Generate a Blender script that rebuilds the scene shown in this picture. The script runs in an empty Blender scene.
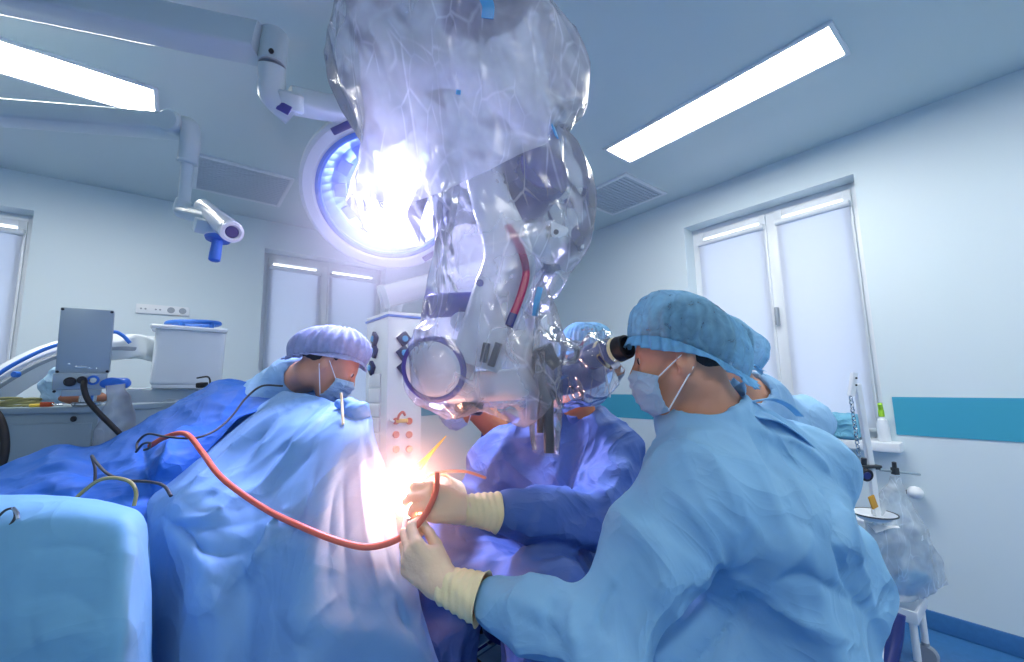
import bpy, bmesh, math, random
import numpy as np
from mathutils import Vector

sc = bpy.context.scene
COL = sc.collection
PI = math.pi
rng = np.random.default_rng(7)

# ------------------------------------------------------------------ camera frame
FPX, PITCH, ROLL, AZ = 416.1, 0.12505, 0.0202, 0.67785
CAM = np.array([0, 0, 1.25])
_F = np.array([0, math.cos(PITCH), math.sin(PITCH)])
_U = np.array([0, -math.sin(PITCH), math.cos(PITCH)])
_R = np.array([1.0, 0, 0])
R0 = math.cos(ROLL) * _R - math.sin(ROLL) * _U
U0 = math.sin(ROLL) * _R + math.cos(ROLL) * _U
F0 = _F
ca, sa = math.cos(AZ), math.sin(AZ)
MW = np.array([[ca, sa, 0], [-sa, ca, 0], [0, 0, 1.0]])      # heading frame -> room axes


def P(x, y, d):
    """room point seen along a photo direction at depth d, in the heading frame (origin at eye)."""
    return d * (R0 * (x - 512) / FPX + F0 - U0 * (y - 331) / FPX)


def PP(*pts):
    return np.array([P(*p) for p in pts])


def W(v):
    return np.asarray(v, float) @ MW.T + CAM


def Vw(w):
    """room -> heading frame"""
    return (np.asarray(w, float) - CAM) @ MW


def nrm(v):
    v = np.asarray(v, float)
    return v / (np.linalg.norm(v, axis=-1, keepdims=True) + 1e-12)


# ------------------------------------------------------------------ materials
def newmat(name):
    m = bpy.data.materials.new(name)
    m.use_nodes = True
    nt = m.node_tree
    nt.nodes.clear()
    out = nt.nodes.new('ShaderNodeOutputMaterial')
    return m, nt, out


def N(nt, t, **kw):
    n = nt.nodes.new(t)
    for k, v in kw.items():
        if k in n.inputs.keys():
            n.inputs[k].default_value = v
        else:
            setattr(n, k, v)
    return n


def srgb(r, g, b):
    f = lambda c: ((c / 255 + 0.055) / 1.055) ** 2.4 if c > 10 else c / 255 / 12.92
    return (f(r), f(g), f(b), 1)


def pm(name, col, rough=.5, metal=0, var=.06, scale=8, bump=0, bscale=60, trans=0, spec=.5, sheen=0, coat=0, sss=0):
    """principled with a little procedural colour variation and optional bump"""
    m, nt, out = newmat(name)
    b = N(nt, 'ShaderNodeBsdfPrincipled')
    b.inputs['Roughness'].default_value = rough
    b.inputs['Metallic'].default_value = metal
    b.inputs['Specular IOR Level'].default_value = spec
    b.inputs['Transmission Weight'].default_value = trans
    b.inputs['Sheen Weight'].default_value = sheen
    b.inputs['Coat Weight'].default_value = coat
    if sss:
        b.inputs['Subsurface Weight'].default_value = sss
        b.inputs['Subsurface Radius'].default_value = (.02, .008, .004)
        b.inputs['Subsurface Scale'].default_value = .5
    tc = N(nt, 'ShaderNodeTexCoord')
    no = N(nt, 'ShaderNodeTexNoise', Scale=scale, Detail=3.0)
    nt.links.new(tc.outputs['Object'], no.inputs['Vector'])
    mx = N(nt, 'ShaderNodeMix', data_type='RGBA')
    c = np.array(col[:3])
    mx.inputs[6].default_value = (*(c * (1 - var)), 1)
    mx.inputs[7].default_value = (*np.minimum(c * (1 + var), 1), 1)
    nt.links.new(no.outputs['Fac'], mx.inputs[0])
    nt.links.new(mx.outputs[2], b.inputs['Base Color'])
    if bump:
        n2 = N(nt, 'ShaderNodeTexNoise', Scale=bscale, Detail=4.0)
        nt.links.new(tc.outputs['Object'], n2.inputs['Vector'])
        bp = N(nt, 'ShaderNodeBump', Strength=bump, Distance=.01)
        nt.links.new(n2.outputs['Fac'], bp.inputs['Height'])
        nt.links.new(bp.outputs['Normal'], b.inputs['Normal'])
    nt.links.new(b.outputs[0], out.inputs[0])
    return m


def cloth(name, col, transl=.25, rough=.6, bump=.35, bscale=14, sheen=.0, var=.08):
    """non-woven fabric: diffuse with some light passing through, soft crumple bump"""
    m, nt, out = newmat(name)
    tc = N(nt, 'ShaderNodeTexCoord')
    no = N(nt, 'ShaderNodeTexNoise', Scale=5.0, Detail=4.0)
    nt.links.new(tc.outputs['Object'], no.inputs['Vector'])
    mx = N(nt, 'ShaderNodeMix', data_type='RGBA')
    c = np.array(col[:3])
    mx.inputs[6].default_value = (*(c * (1 - var)), 1)
    mx.inputs[7].default_value = (*np.minimum(c * (1 + var), 1), 1)
    nt.links.new(no.outputs['Fac'], mx.inputs[0])
    n2 = N(nt, 'ShaderNodeTexNoise', noise_type='RIDGED_MULTIFRACTAL', Scale=bscale * .45, Detail=3.0, Roughness=.45, Distortion=.6)
    n2.inputs['Lacunarity'].default_value = 2.3; n2.inputs['Offset'].default_value = 1.0; n2.inputs['Gain'].default_value = 1.0
    nt.links.new(tc.outputs['Object'], n2.inputs['Vector'])
    bp = N(nt, 'ShaderNodeBump', Strength=min(1, bump * 2.4), Distance=.016)
    nt.links.new(n2.outputs['Fac'], bp.inputs['Height'])
    b = N(nt, 'ShaderNodeBsdfPrincipled')
    b.inputs['Roughness'].default_value = rough
    b.inputs['Specular IOR Level'].default_value = .3
    b.inputs['Sheen Weight'].default_value = sheen
    t = N(nt, 'ShaderNodeBsdfTranslucent')
    ms = N(nt, 'ShaderNodeMixShader')
    ms.inputs[0].default_value = transl
    nt.links.new(mx.outputs[2], b.inputs['Base Color'])
    nt.links.new(mx.outputs[2], t.inputs['Color'])
    nt.links.new(bp.outputs[0], b.inputs['Normal'])
    nt.links.new(bp.outputs[0], t.inputs['Normal'])
    nt.links.new(b.outputs[0], ms.inputs[1])
    nt.links.new(t.outputs[0], ms.inputs[2])
    nt.links.new(ms.outputs[0], out.inputs[0])
    return m


def film(name, col, haze=.3, clear=(.95, .97, 1, 1), rough=.14, bump=.5, bscale=9, gloss=1.0, transl=.5, crease=.4):
    """clear crumpled plastic film: transparent + milky scatter + sharp gloss"""
    m, nt, out = newmat(name)
    tc = N(nt, 'ShaderNodeTexCoord')
    n2 = N(nt, 'ShaderNodeTexNoise', Scale=bscale * .8, Detail=2.0)
    nt.links.new(tc.outputs['Object'], n2.inputs['Vector'])
    vo = N(nt, 'ShaderNodeTexVoronoi', feature='F1', Scale=bscale * .8)
    mp0 = N(nt, 'ShaderNodeMapping'); mp0.inputs['Scale'].default_value = (1.0, 1.0, .45); mp0.inputs['Rotation'].default_value = (.35, -.3, .2)
    nt.links.new(tc.outputs['Object'], mp0.inputs['Vector']); nt.links.new(mp0.outputs[0], vo.inputs['Vector'])
    sq = N(nt, 'ShaderNodeMath', operation='POWER'); sq.inputs[1].default_value = 2
    nt.links.new(vo.outputs['Distance'], sq.inputs[0])
    bp = N(nt, 'ShaderNodeBump', Strength=bump, Distance=.03)
    nt.links.new(sq.outputs[0], bp.inputs['Height'])
    tr = N(nt, 'ShaderNodeBsdfTransparent', Color=clear)
    df = N(nt, 'ShaderNodeBsdfDiffuse', Color=col)
    tl = N(nt, 'ShaderNodeBsdfTranslucent', Color=col)
    gl = N(nt, 'ShaderNodeBsdfGlossy', Roughness=rough)
    m1 = N(nt, 'ShaderNodeMixShader'); m1.inputs[0].default_value = transl
    nt.links.new(df.outputs[0], m1.inputs[1]); nt.links.new(tl.outputs[0], m1.inputs[2])
    n3 = N(nt, 'ShaderNodeTexNoise', Scale=bscale * .5, Detail=4.0)
    nt.links.new(tc.outputs['Object'], n3.inputs['Vector'])
    mr = N(nt, 'ShaderNodeMapRange')
    mr.inputs[1].default_value = .35; mr.inputs[2].default_value = .7
    mr.inputs[3].default_value = haze * .6; mr.inputs[4].default_value = min(haze * 1.5, .95)
    nt.links.new(n3.outputs['Fac'], mr.inputs[0])
    m2 = N(nt, 'ShaderNodeMixShader')
    nt.links.new(mr.outputs[0], m2.inputs[0])
    nt.links.new(tr.outputs[0], m2.inputs[1]); nt.links.new(m1.outputs[0], m2.inputs[2])
    # film whitens along its sharp folds
    mp = N(nt, 'ShaderNodeMapping'); mp.inputs['Scale'].default_value = (1.0, 1.0, .22); mp.inputs['Rotation'].default_value = (.35, -.3, .2)
    nt.links.new(tc.outputs['Object'], mp.inputs['Vector'])
    mp2 = N(nt, 'ShaderNodeMapping'); mp2.inputs['Scale'].default_value = (1.0, 1.0, .3); mp2.inputs['Rotation'].default_value = (-.6, .5, 0)
    nt.links.new(tc.outputs['Object'], mp2.inputs['Vector'])
    crs_ = []
    for k_, (sc_, th_) in enumerate(((.8, .022), (1.7, .035))):
        rd = N(nt, 'ShaderNodeTexVoronoi', feature='DISTANCE_TO_EDGE', Scale=bscale * sc_)
        nt.links.new(mp.outputs[0] if k_ == 0 else mp2.outputs[0], rd.inputs['Vector'])
        c_ = N(nt, 'ShaderNodeMapRange')
        c_.inputs[1].default_value = 0; c_.inputs[2].default_value = th_; c_.inputs[3].default_value = crease * (1, .7)[k_]; c_.inputs[4].default_value = 0
        nt.links.new(rd.outputs['Distance'], c_.inputs[0])
        c2_ = N(nt, 'ShaderNodeMath', operation='MULTIPLY')
        f_ = N(nt, 'ShaderNodeMapRange'); f_.inputs[1].default_value = .47; f_.inputs[2].default_value = .66
        nt.links.new((n3 if k_ == 0 else n2).outputs['Fac'], f_.inputs[0])
        nt.links.new(c_.outputs[0], c2_.inputs[0]); nt.links.new(f_.outputs[0], c2_.inputs[1])
        crs_.append(c2_)
    cr = N(nt, 'ShaderNodeMath', operation='ADD')
    nt.links.new(crs_[0].outputs[0], cr.inputs[0]); nt.links.new(crs_[1].outputs[0], cr.inputs[1])
    ad = N(nt, 'ShaderNodeMath', operation='ADD'); ad.use_clamp = True
    nt.links.new(mr.outputs[0], ad.inputs[0]); nt.links.new(cr.outputs[0], ad.inputs[1])
    nt.links.new(ad.outputs[0], m2.inputs[0])
    fr = N(nt, 'ShaderNodeFresnel', IOR=1.45)
    nt.links.new(bp.outputs[0], fr.inputs['Normal'])
    mu = N(nt, 'ShaderNodeMath', operation='MULTIPLY'); mu.inputs[1].default_value = gloss
    mu.use_clamp = True
    nt.links.new(fr.outputs[0], mu.inputs[0])
    for x in (df, tl, gl):
        nt.links.new(bp.outputs[0], x.inputs['Normal'])
    m3 = N(nt, 'ShaderNodeMixShader')
    nt.links.new(mu.outputs[0], m3.inputs[0])
    nt.links.new(m2.outputs[0], m3.inputs[1]); nt.links.new(gl.outputs[0], m3.inputs[2])
    nt.links.new(m3.outputs[0], out.inputs[0])
    return m


def emis(name, col, s):
    m, nt, out = newmat(name)
    e = N(nt, 'ShaderNodeEmission', Color=col, Strength=s)
    nt.links.new(e.outputs[0], out.inputs[0])
    return m


def glass(name, col=(.95, .97, 1, 1), gloss=.6):
    m, nt, out = newmat(name)
    tr = N(nt, 'ShaderNodeBsdfTransparent', Color=col)
    gl = N(nt, 'ShaderNodeBsdfGlossy', Roughness=.03)
    fr = N(nt, 'ShaderNodeFresnel', IOR=1.45)
    mu = N(nt, 'ShaderNodeMath', operation='MULTIPLY'); mu.inputs[1].default_value = gloss
    ms = N(nt, 'ShaderNodeMixShader')
    nt.links.new(fr.outputs[0], mu.inputs[0]); nt.links.new(mu.outputs[0], ms.inputs[0])
    nt.links.new(tr.outputs[0], ms.inputs[1]); nt.links.new(gl.outputs[0], ms.inputs[2])
    nt.links.new(ms.outputs[0], out.inputs[0])
    return m


M = {}
M['wall'] = pm('wall_paint', srgb(210, 225, 232), .55, var=.015, scale=2)
M['ceil'] = pm('ceiling_paint', srgb(206, 220, 223), .6, var=.015, scale=2)
M['teal'] = pm('teal_band', srgb(62, 160, 190), .4, var=.03, scale=3)
M['floor'] = pm('blue_vinyl', srgb(56, 112, 168), .35, var=.16, scale=45)
M['white'] = pm('white_plastic', srgb(226, 232, 238), .35, var=.02)
M['enamel'] = pm('white_enamel', srgb(222, 230, 236), .25, var=.02, coat=.3)
M['grey'] = pm('grey_steel_paint', srgb(150, 168, 178), .4, metal=.35, var=.04)
M['greyp'] = pm('grey_plastic', srgb(150, 160, 172), .4, var=.03)
M['boom'] = pm('boom_enamel', srgb(188, 206, 212), .3, var=.02, coat=.2)
M['boomd'] = pm('boom_underside', srgb(168, 180, 188), .4, var=.02)
M['chrome'] = pm('chrome', srgb(200, 205, 210), .18, metal=1, var=.02)
M['black'] = pm('black_plastic', srgb(24, 26, 32), .4, var=.1)
M['rubber'] = pm('black_rubber', srgb(18, 19, 22), .55, var=.1)
M['navy'] = pm('navy_plastic', srgb(38, 52, 120), .35, var=.1)
M['blue'] = pm('blue_plastic', srgb(44, 110, 205), .4, var=.08)
M['skyblue'] = pm('light_blue_plastic', srgb(90, 170, 225), .4, var=.05)
M['purple'] = pm('violet_label', srgb(66, 66, 150), .4, var=.05)
M['magenta'] = pm('magenta_stripe', srgb(168, 30, 90), .35, var=.05)
M['orange'] = pm('orange_socket', srgb(206, 84, 40), .4, var=.06)
M['redtube'] = pm('red_tube', srgb(200, 92, 70), .38, var=.06, spec=.5)
M['darkcable'] = pm('dark_cable', srgb(44, 50, 58), .45, var=.08)
M['olive'] = pm('olive_cable', srgb(140, 140, 92), .5, var=.08)
M['yellow'] = pm('yellow_plastic', srgb(240, 205, 70), .4, var=.05)
M['green'] = pm('green_plastic', srgb(170, 225, 60), .4, var=.05)
M['brown'] = pm('brown_pad', srgb(140, 92, 72), .6, var=.1)
M['amber'] = pm('amber_plastic', srgb(205, 150, 40), .4, var=.08)
M['skin'] = pm('skin', srgb(208, 152, 124), .5, var=.07, scale=18, bump=.06, bscale=160)
M['skin2'] = pm('skin_tan', srgb(206, 132, 92), .5, var=.06, scale=18, bump=.06, bscale=160)
M['hair'] = pm('dark_hair', srgb(40, 36, 36), .6, var=.3, scale=60, bump=.5, bscale=90)
M['eye'] = pm('eye_white', srgb(196, 188, 184), .2, var=.02)
M['latex'] = pm('latex_glove', srgb(236, 208, 176), .5, var=.05, scale=14, bump=.25, bscale=50, sss=.15)
M['latexcuff'] = pm('latex_cuff', srgb(238, 222, 176), .5, var=.05, scale=14, bump=.3, bscale=40, sss=.1)
M['gown'] = cloth('light_blue_gown', srgb(142, 196, 236), .18, bump=.3, bscale=10)
M['gown2'] = cloth('pale_blue_gown', srgb(150, 196, 236), .18, bump=.22, bscale=10)
M['navygown'] = cloth('dark_blue_gown', srgb(80, 112, 178), .12, bump=.35, bscale=13)
M['scrubs'] = cloth('deep_blue_scrubs', srgb(54, 60, 160), .1, bump=.25)
M['drape'] = cloth('light_blue_drape', srgb(118, 180, 218), .2, bump=.2, bscale=6)
M['drape2'] = cloth('mid_blue_drape', srgb(126, 176, 226), .25, bump=.2, bscale=7)
M['draped'] = cloth('deep_blue_drape', srgb(44, 108, 196), .15, bump=.25, bscale=8)
M['mask'] = cloth('mask_fabric', srgb(176, 210, 234), .3, bump=.15, bscale=40)
M['strap'] = pm('white_elastic', srgb(238, 240, 244), .6, var=.02)
M['film'] = film('clear_drape_film', srgb(246, 247, 254), .42, rough=.2, bump=.5, gloss=.9, transl=.5)
M['film2'] = film('thin_clear_film', srgb(246, 247, 254), .26, rough=.16, bump=.5, gloss=.9, transl=.45)
M['film3'] = film('single_clear_film', srgb(246, 247, 254), .13, rough=.14, bump=.5, gloss=.9, transl=.45, crease=.35, bscale=12)
M['bag'] = film('supply_bag_film', srgb(232, 242, 248), .48, bump=.3, bscale=12, rough=.3, gloss=.6)
M['frost'] = film('frosted_film', srgb(232, 238, 242), .62, bump=.3)
M['grille'] = pm('vent_grille', srgb(186, 198, 210), .5, var=.03)
M['paper'] = pm('white_paper', srgb(240, 243, 246), .7, var=.02)


def capmat(name, col, op):
    m, nt, out = newmat(name)
    tc = N(nt, 'ShaderNodeTexCoord')
    n2 = N(nt, 'ShaderNodeTexNoise', Scale=26.0, Detail=3.0, Distortion=1.6)
    nt.links.new(tc.outputs['Object'], n2.inputs['Vector'])
    bp = N(nt, 'ShaderNodeBump', Strength=.5, Distance=.012)
    nt.links.new(n2.outputs['Fac'], bp.inputs['Height'])
    mr = N(nt, 'ShaderNodeMapRange')
    mr.inputs[1].default_value = .3; mr.inputs[2].default_value = .75
    mr.inputs[3].default_value = op - .07; mr.inputs[4].default_value = min(op + .16, 1)
    nt.links.new(n2.outputs['Fac'], mr.inputs[0])
    tr = N(nt, 'ShaderNodeBsdfTransparent', Color=(.9, .95, 1, 1))
    df = N(nt, 'ShaderNodeBsdfDiffuse', Color=col)
    tl = N(nt, 'ShaderNodeBsdfTranslucent', Color=col)
    a = N(nt, 'ShaderNodeMixShader'); a.inputs[0].default_value = .35
    b = N(nt, 'ShaderNodeMixShader')
    nt.links.new(bp.outputs[0], df.inputs['Normal'])
    nt.links.new(df.outputs[0], a.inputs[1]); nt.links.new(tl.outputs[0], a.inputs[2])
    nt.links.new(mr.outputs[0], b.inputs[0])
    nt.links.new(tr.outputs[0], b.inputs[1]); nt.links.new(a.outputs[0], b.inputs[2])
    nt.links.new(b.outputs[0], out.inputs[0])
    return m


M['cap'] = capmat('blue_bouffant_cap', srgb(160, 214, 242), .38)
M['capfrill'] = capmat('blue_bouffant_frill', srgb(140, 204, 242), .8)
M['cap2'] = capmat('pale_bouffant_cap', srgb(176, 190, 222), .8)


# ------------------------------------------------------------------ scene objects
def tag(o, label=None, cat=None, group=None, kind=None):
    if label: o['label'] = label
    if cat: o['category'] = cat
    if group: o['group'] = group
    if kind: o['kind'] = kind
    return o


def thing(name, label, cat, base, group=None):
    """Empty at a thing's base; base is in the heading frame"""
    o = bpy.data.objects.new(name, None)
    COL.objects.link(o)
    o.empty_display_size = .05
    o.location = Vector(W(base))
    return tag(o, label, cat, group, 'thing')


class MB:
    def __init__(s):
        s.v, s.f, s.n = [], [], 0

    def add(s, VF):
        V, F = VF
        s.v.append(np.asarray(V, float))
        s.f += [tuple(i + s.n for i in q) for q in F]
        s.n += len(V)
        return s


def obj(name, VF, mat, parent=None, smooth=35, space='v'):
    if isinstance(VF, MB):
        V, F = (np.concatenate(VF.v) if VF.v else np.zeros((0, 3))), VF.f
    else:
        V, F = VF
    V = np.asarray(V, float)
    Wv = W(V) if space == 'v' else V
    org = np.array(parent.matrix_world.translation if False else _org(parent)) if parent else None
    base = Wv.mean(0) if parent is None else org
    if parent is None:
        base = np.array([(Wv[:, 0].min() + Wv[:, 0].max()) / 2, (Wv[:, 1].min() + Wv[:, 1].max()) / 2, Wv[:, 2].min()])
    me = bpy.data.meshes.new(name)
    me.from_pydata((Wv - base).tolist(), [], [tuple(int(i) for i in q) for q in F])
    me.validate()
    bm = bmesh.new(); bm.from_mesh(me)
    bmesh.ops.recalc_face_normals(bm, faces=bm.faces)
    bm.to_mesh(me); bm.free()
    me.materials.append(M[mat] if isinstance(mat, str) else mat)
    if smooth:
        me.polygons.foreach_set('use_smooth', [True] * len(me.polygons))
        if smooth < 180:
            me.set_sharp_from_angle(angle=math.radians(smooth))
    o = bpy.data.objects.new(name, me)
    COL.objects.link(o)
    if parent is not None:
        o.parent = parent
    else:
        o.location = Vector(base)
    return o


def _org(o):
    v = np.zeros(3)
    while o is not None:
        v = v + np.array(o.location)
        o = o.parent
    return v


# ------------------------------------------------------------------ shape makers (heading frame unless said)
def box(c, dims, ax=None, bev=.004, seg=2):
    """bevelled box; ax rows = local x,y,z axes"""
    ax = np.eye(3) if ax is None else np.asarray(ax, float)
    bm = bmesh.new()
    bmesh.ops.create_cube(bm, size=1)
    for v in bm.verts:
        v.co = Vector((v.co.x * dims[0], v.co.y * dims[1], v.co.z * dims[2]))
    if bev:
        bmesh.ops.bevel(bm, geom=list(bm.edges), offset=min(bev, min(dims) * .45), segments=seg, affect='EDGES', profile=.6)
    bm.verts.index_update()
    V = np.array([v.co[:] for v in bm.verts]) @ ax + np.asarray(c)
    F = [tuple(v.index for v in f.verts) for f in bm.faces]
    bm.free()
    return V, F


def axes(fwd, up=(0, 0, 1)):
    """rows: x=fwd, y=left, z=up"""
    x = nrm(fwd)
    y = nrm(np.cross(up, x))
    z = np.cross(x, y)
    return np.array([x, y, z])


ROOMX, ROOMY = MW.T @ np.array([1, 0, 0]), MW.T @ np.array([0, 1, 0])
ROOMAX = np.array([ROOMX, ROOMY, [0, 0, 1.0]])
CAMAX = np.array([R0, F0, U0])


def catmull(pts, n, closed=False):
    p = np.asarray(pts, float)
    k = len(p)
    if k == 2 and not closed:
        t = np.linspace(0, 1, n)[:, None]
        return p[0] * (1 - t) + p[1] * t
    q = np.concatenate([p[-1:], p, p[:2]]) if closed else np.concatenate([2 * p[:1] - p[1:2], p, 2 * p[-1:] - p[-2:-1]])
    segs = k if closed else k - 1
    t = np.linspace(0, segs, n, endpoint=not closed)
    i = np.minimum(t.astype(int), segs - 1)
    u = (t - i).reshape((-1,) + (1,) * (p.ndim - 1))
    a, b, c, d = q[i], q[i + 1], q[i + 2], q[i + 3]
    return .5 * (2 * b + (c - a) * u + (2 * a - 5 * b + 4 * c - d) * u ** 2 + (3 * b - a - 3 * c + d) * u ** 3)


def sweep(path, sec, closed=False, up=(0, 0, 1), cap=True, scale=None, fixed_up=False):
    """sweep a 2-D section (k,2) along path (n,3)"""
    path = np.asarray(path, float); n = len(path)
    T = np.gradient(path, axis=0)
    if closed:
        T = np.roll(path, -1, 0) - np.roll(path, 1, 0)
    T = nrm(T)
    u = np.asarray(up, float)
    if abs(u @ T[0]) > .95: u = np.array([1.0, .2, 0])
    V = []
    S = nrm(np.cross(T[0], u))
    for i in range(n):
        if fixed_up:
            S = nrm(np.cross(T[i], u))
        else:
            S = nrm(S - T[i] * (S @ T[i]))
        B = np.cross(S, T[i])
        k = 1 if scale is None else scale[i]
        V.append(path[i] + k * (sec[:, :1] * S + sec[:, 1:] * B))
    k = len(sec)
    V = np.concatenate(V)
    F = []
    for i in range(n if closed else n - 1):
        a, b = i * k, ((i + 1) % n) * k
        for j in range(k):
            F.append((a + j, a + (j + 1) % k, b + (j + 1) % k, b + j))
    if cap and not closed:
        F.append(tuple(range(k))[::-1]); F.append(tuple((n - 1) * k + j for j in range(k)))
    return V, F


def circ(r, k=12):
    a = np.linspace(0, 2 * PI, k, endpoint=False)
    return np.stack([r * np.cos(a), r * np.sin(a)], 1)


def rect(w, h, b=.006):
    b = min(b, w * .3, h * .3)
    w, h = w / 2, h / 2
    pts = []
    for (sx, sy, a0) in ((1, 1, 0), (-1, 1, 90), (-1, -1, 180), (1, -1, 270)):
        for k in range(4):
            a = math.radians(a0 + 30 * k)
            pts.append((sx * (w - b) + b * math.cos(a), sy * (h - b) + b * math.sin(a)))
    return np.array(pts)


def tube(pts, r, k=12, n=None, smooth=True, rs=None):
    pts = np.asarray(pts, float)
    if smooth and len(pts) > 2:
        path = catmull(pts, n or 12 * (len(pts) - 1))
    else:
        path = pts
    s = None
    if rs is not None:
        s = np.interp(np.linspace(0, 1, len(path)), np.linspace(0, 1, len(rs)), rs) / r
    return sweep(path, circ(r, k), scale=s)


def cyl(a, b, r, r2=None, k=24, bev=.15):
    """capped round bar with softened rims"""
    a, b = np.asarray(a, float), np.asarray(b, float)
    r2 = r if r2 is None else r2
    L = np.linalg.norm(b - a); e = min(bev * min(r, r2), L * .3)
    return lathe([(0, 0), (r - e, 0), (r, e), (r2, L - e), (r2 - e, L), (0, L)], a, b - a, k)


def lathe(prof, org, axis, k=32, ref=None):
    z = nrm(axis)
    x = nrm(np.cross(z, [0, 0, 1] if abs(z[2]) < .9 else [1, 0, 0]))
    y = np.cross(z, x)
    a = np.linspace(0, 2 * PI, k, endpoint=False)
    ring = np.cos(a)[:, None] * x + np.sin(a)[:, None] * y
    V, F, idx = [], [], []
    n = 0
    for r, h in prof:
        c = np.asarray(org) + z * h
        if r < 1e-6:
            V.append(c[None]); idx.append([n]); n += 1
        else:
            V.append(c + r * ring); idx.append(list(range(n, n + k))); n += k
    for A, B in zip(idx[:-1], idx[1:]):
        for j in range(k):
            j2 = (j + 1) % k
            if len(A) == 1 and len(B) == 1: continue
            if len(A) == 1: F.append((A[0], B[j], B[j2]))
            elif len(B) == 1: F.append((A[j], A[j2], B[0]))
            else: F.append((A[j], A[j2], B[j2], B[j]))
    return np.concatenate(V), F


def grid_faces(n, m, wrap=False):
    F = []
    for i in range(n - 1):
        for j in range(m if wrap else m - 1):
            j2 = (j + 1) % m
            F.append((i * m + j, i * m + j2, (i + 1) * m + j2, (i + 1) * m + j))
    return F


def grid_normals(G, wrap=False):
    du = np.gradient(G, axis=0)
    dv = (np.roll(G, -1, 1) - np.roll(G, 1, 1)) if wrap else np.gradient(G, axis=1)
    return nrm(np.cross(du, dv))


def tri(x):
    return np.abs((x % 1.0) - .5) * 4 - 1


def wob(p, s, seed):
    r = np.random.default_rng(seed)
    out = 0
    for i in range(3):
        d = nrm(r.normal(size=3)); f = s * (1 + .6 * i)
        out = out + np.sin(p @ d * f + r.uniform(0, 6.28)) / (1 + i)
    return out


def crumple(p, lam, seed, n=5, warp=.5, sharp=True):
    """creased, facetted field in about -1..1"""
    r = np.random.default_rng(seed)
    out = 0
    for i in range(n):
        d = nrm(r.normal(size=3)); l = lam * r.uniform(.6, 1.6)
        ph = p @ d / l + warp * wob(p, 2.2 / lam, seed * 31 + i) * .35 + r.uniform()
        w = .5 + .5 * wob(p, 1.5 / lam, seed * 17 + i)
        out = out + np.clip(w, 0, 1) * (tri(ph) if sharp else np.sin(2 * PI * ph))
    return out / math.sqrt(n)


def facets(p, lam, seed, stretch=None, k=1.0, warp=.25):
    """crisp ridges between hollow facets: squared distance to jittered cell points, about -.5..1"""
    q = np.asarray(p, float) / lam
    if stretch is not None:
        s_ = nrm(stretch)
        q = q - np.outer(q @ s_, s_) * (1 - 1 / k)
    q = q + warp * np.stack([wob(q, 1.3, seed * 7 + i) for i in range(3)], -1)
    c = np.floor(q).astype(np.int64)
    best = np.full(len(q), 9.0)
    for dx in (-1, 0, 1):
        for dy in (-1, 0, 1):
            for dz in (-1, 0, 1):
                g = c + np.array([dx, dy, dz])
                h = (g[:, 0] * 73856093) ^ (g[:, 1] * 19349663) ^ (g[:, 2] * 83492791) ^ (seed * 2654435)
                j = np.stack([((h * m_ + m_) >> 8) % 1024 / 1024.0 for m_ in (40503, 69069, 22695477)], -1)
                best = np.minimum(best, ((q - g - j) ** 2).sum(1))
    return np.minimum(best * 2 - .55, .55)


def field(p, lam, seed, mode, stretch=None, k=1.0):
    if mode == 'F':
        return facets(p, lam, seed, stretch, k)
    return crumple(p, lam, seed, sharp=bool(mode))


# ------------------------------------------------------------------ signed distance modelling
def rcone(p, a, b, ra, rb):
    a, b = np.asarray(a, np.float32), np.asarray(b, np.float32)
    ab = b - a
    t = np.clip(((p - a) @ ab) / max(ab @ ab, 1e-9), 0, 1)
    q = p - a - t[..., None] * ab
    return np.sqrt((q * q).sum(-1)) - (ra + (rb - ra) * t)


def ell(p, c, r, ax=None):
    q = p - np.asarray(c, np.float32)
    if ax is not None:
        q = q @ np.asarray(ax, np.float32).T
    r = np.asarray(r, np.float32)
    k0 = np.sqrt(((q / r) ** 2).sum(-1)); k1 = np.sqrt(((q / (r * r)) ** 2).sum(-1))
    return k0 * (k0 - 1) / np.maximum(k1, 1e-6)


def smin(a, b, k):
    h = np.clip(.5 + .5 * (b - a) / k, 0, 1)
    return b + (a - b) * h - k * h * (1 - h)


def smax(a, b, k):
    return -smin(-a, -b, k)


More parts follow.
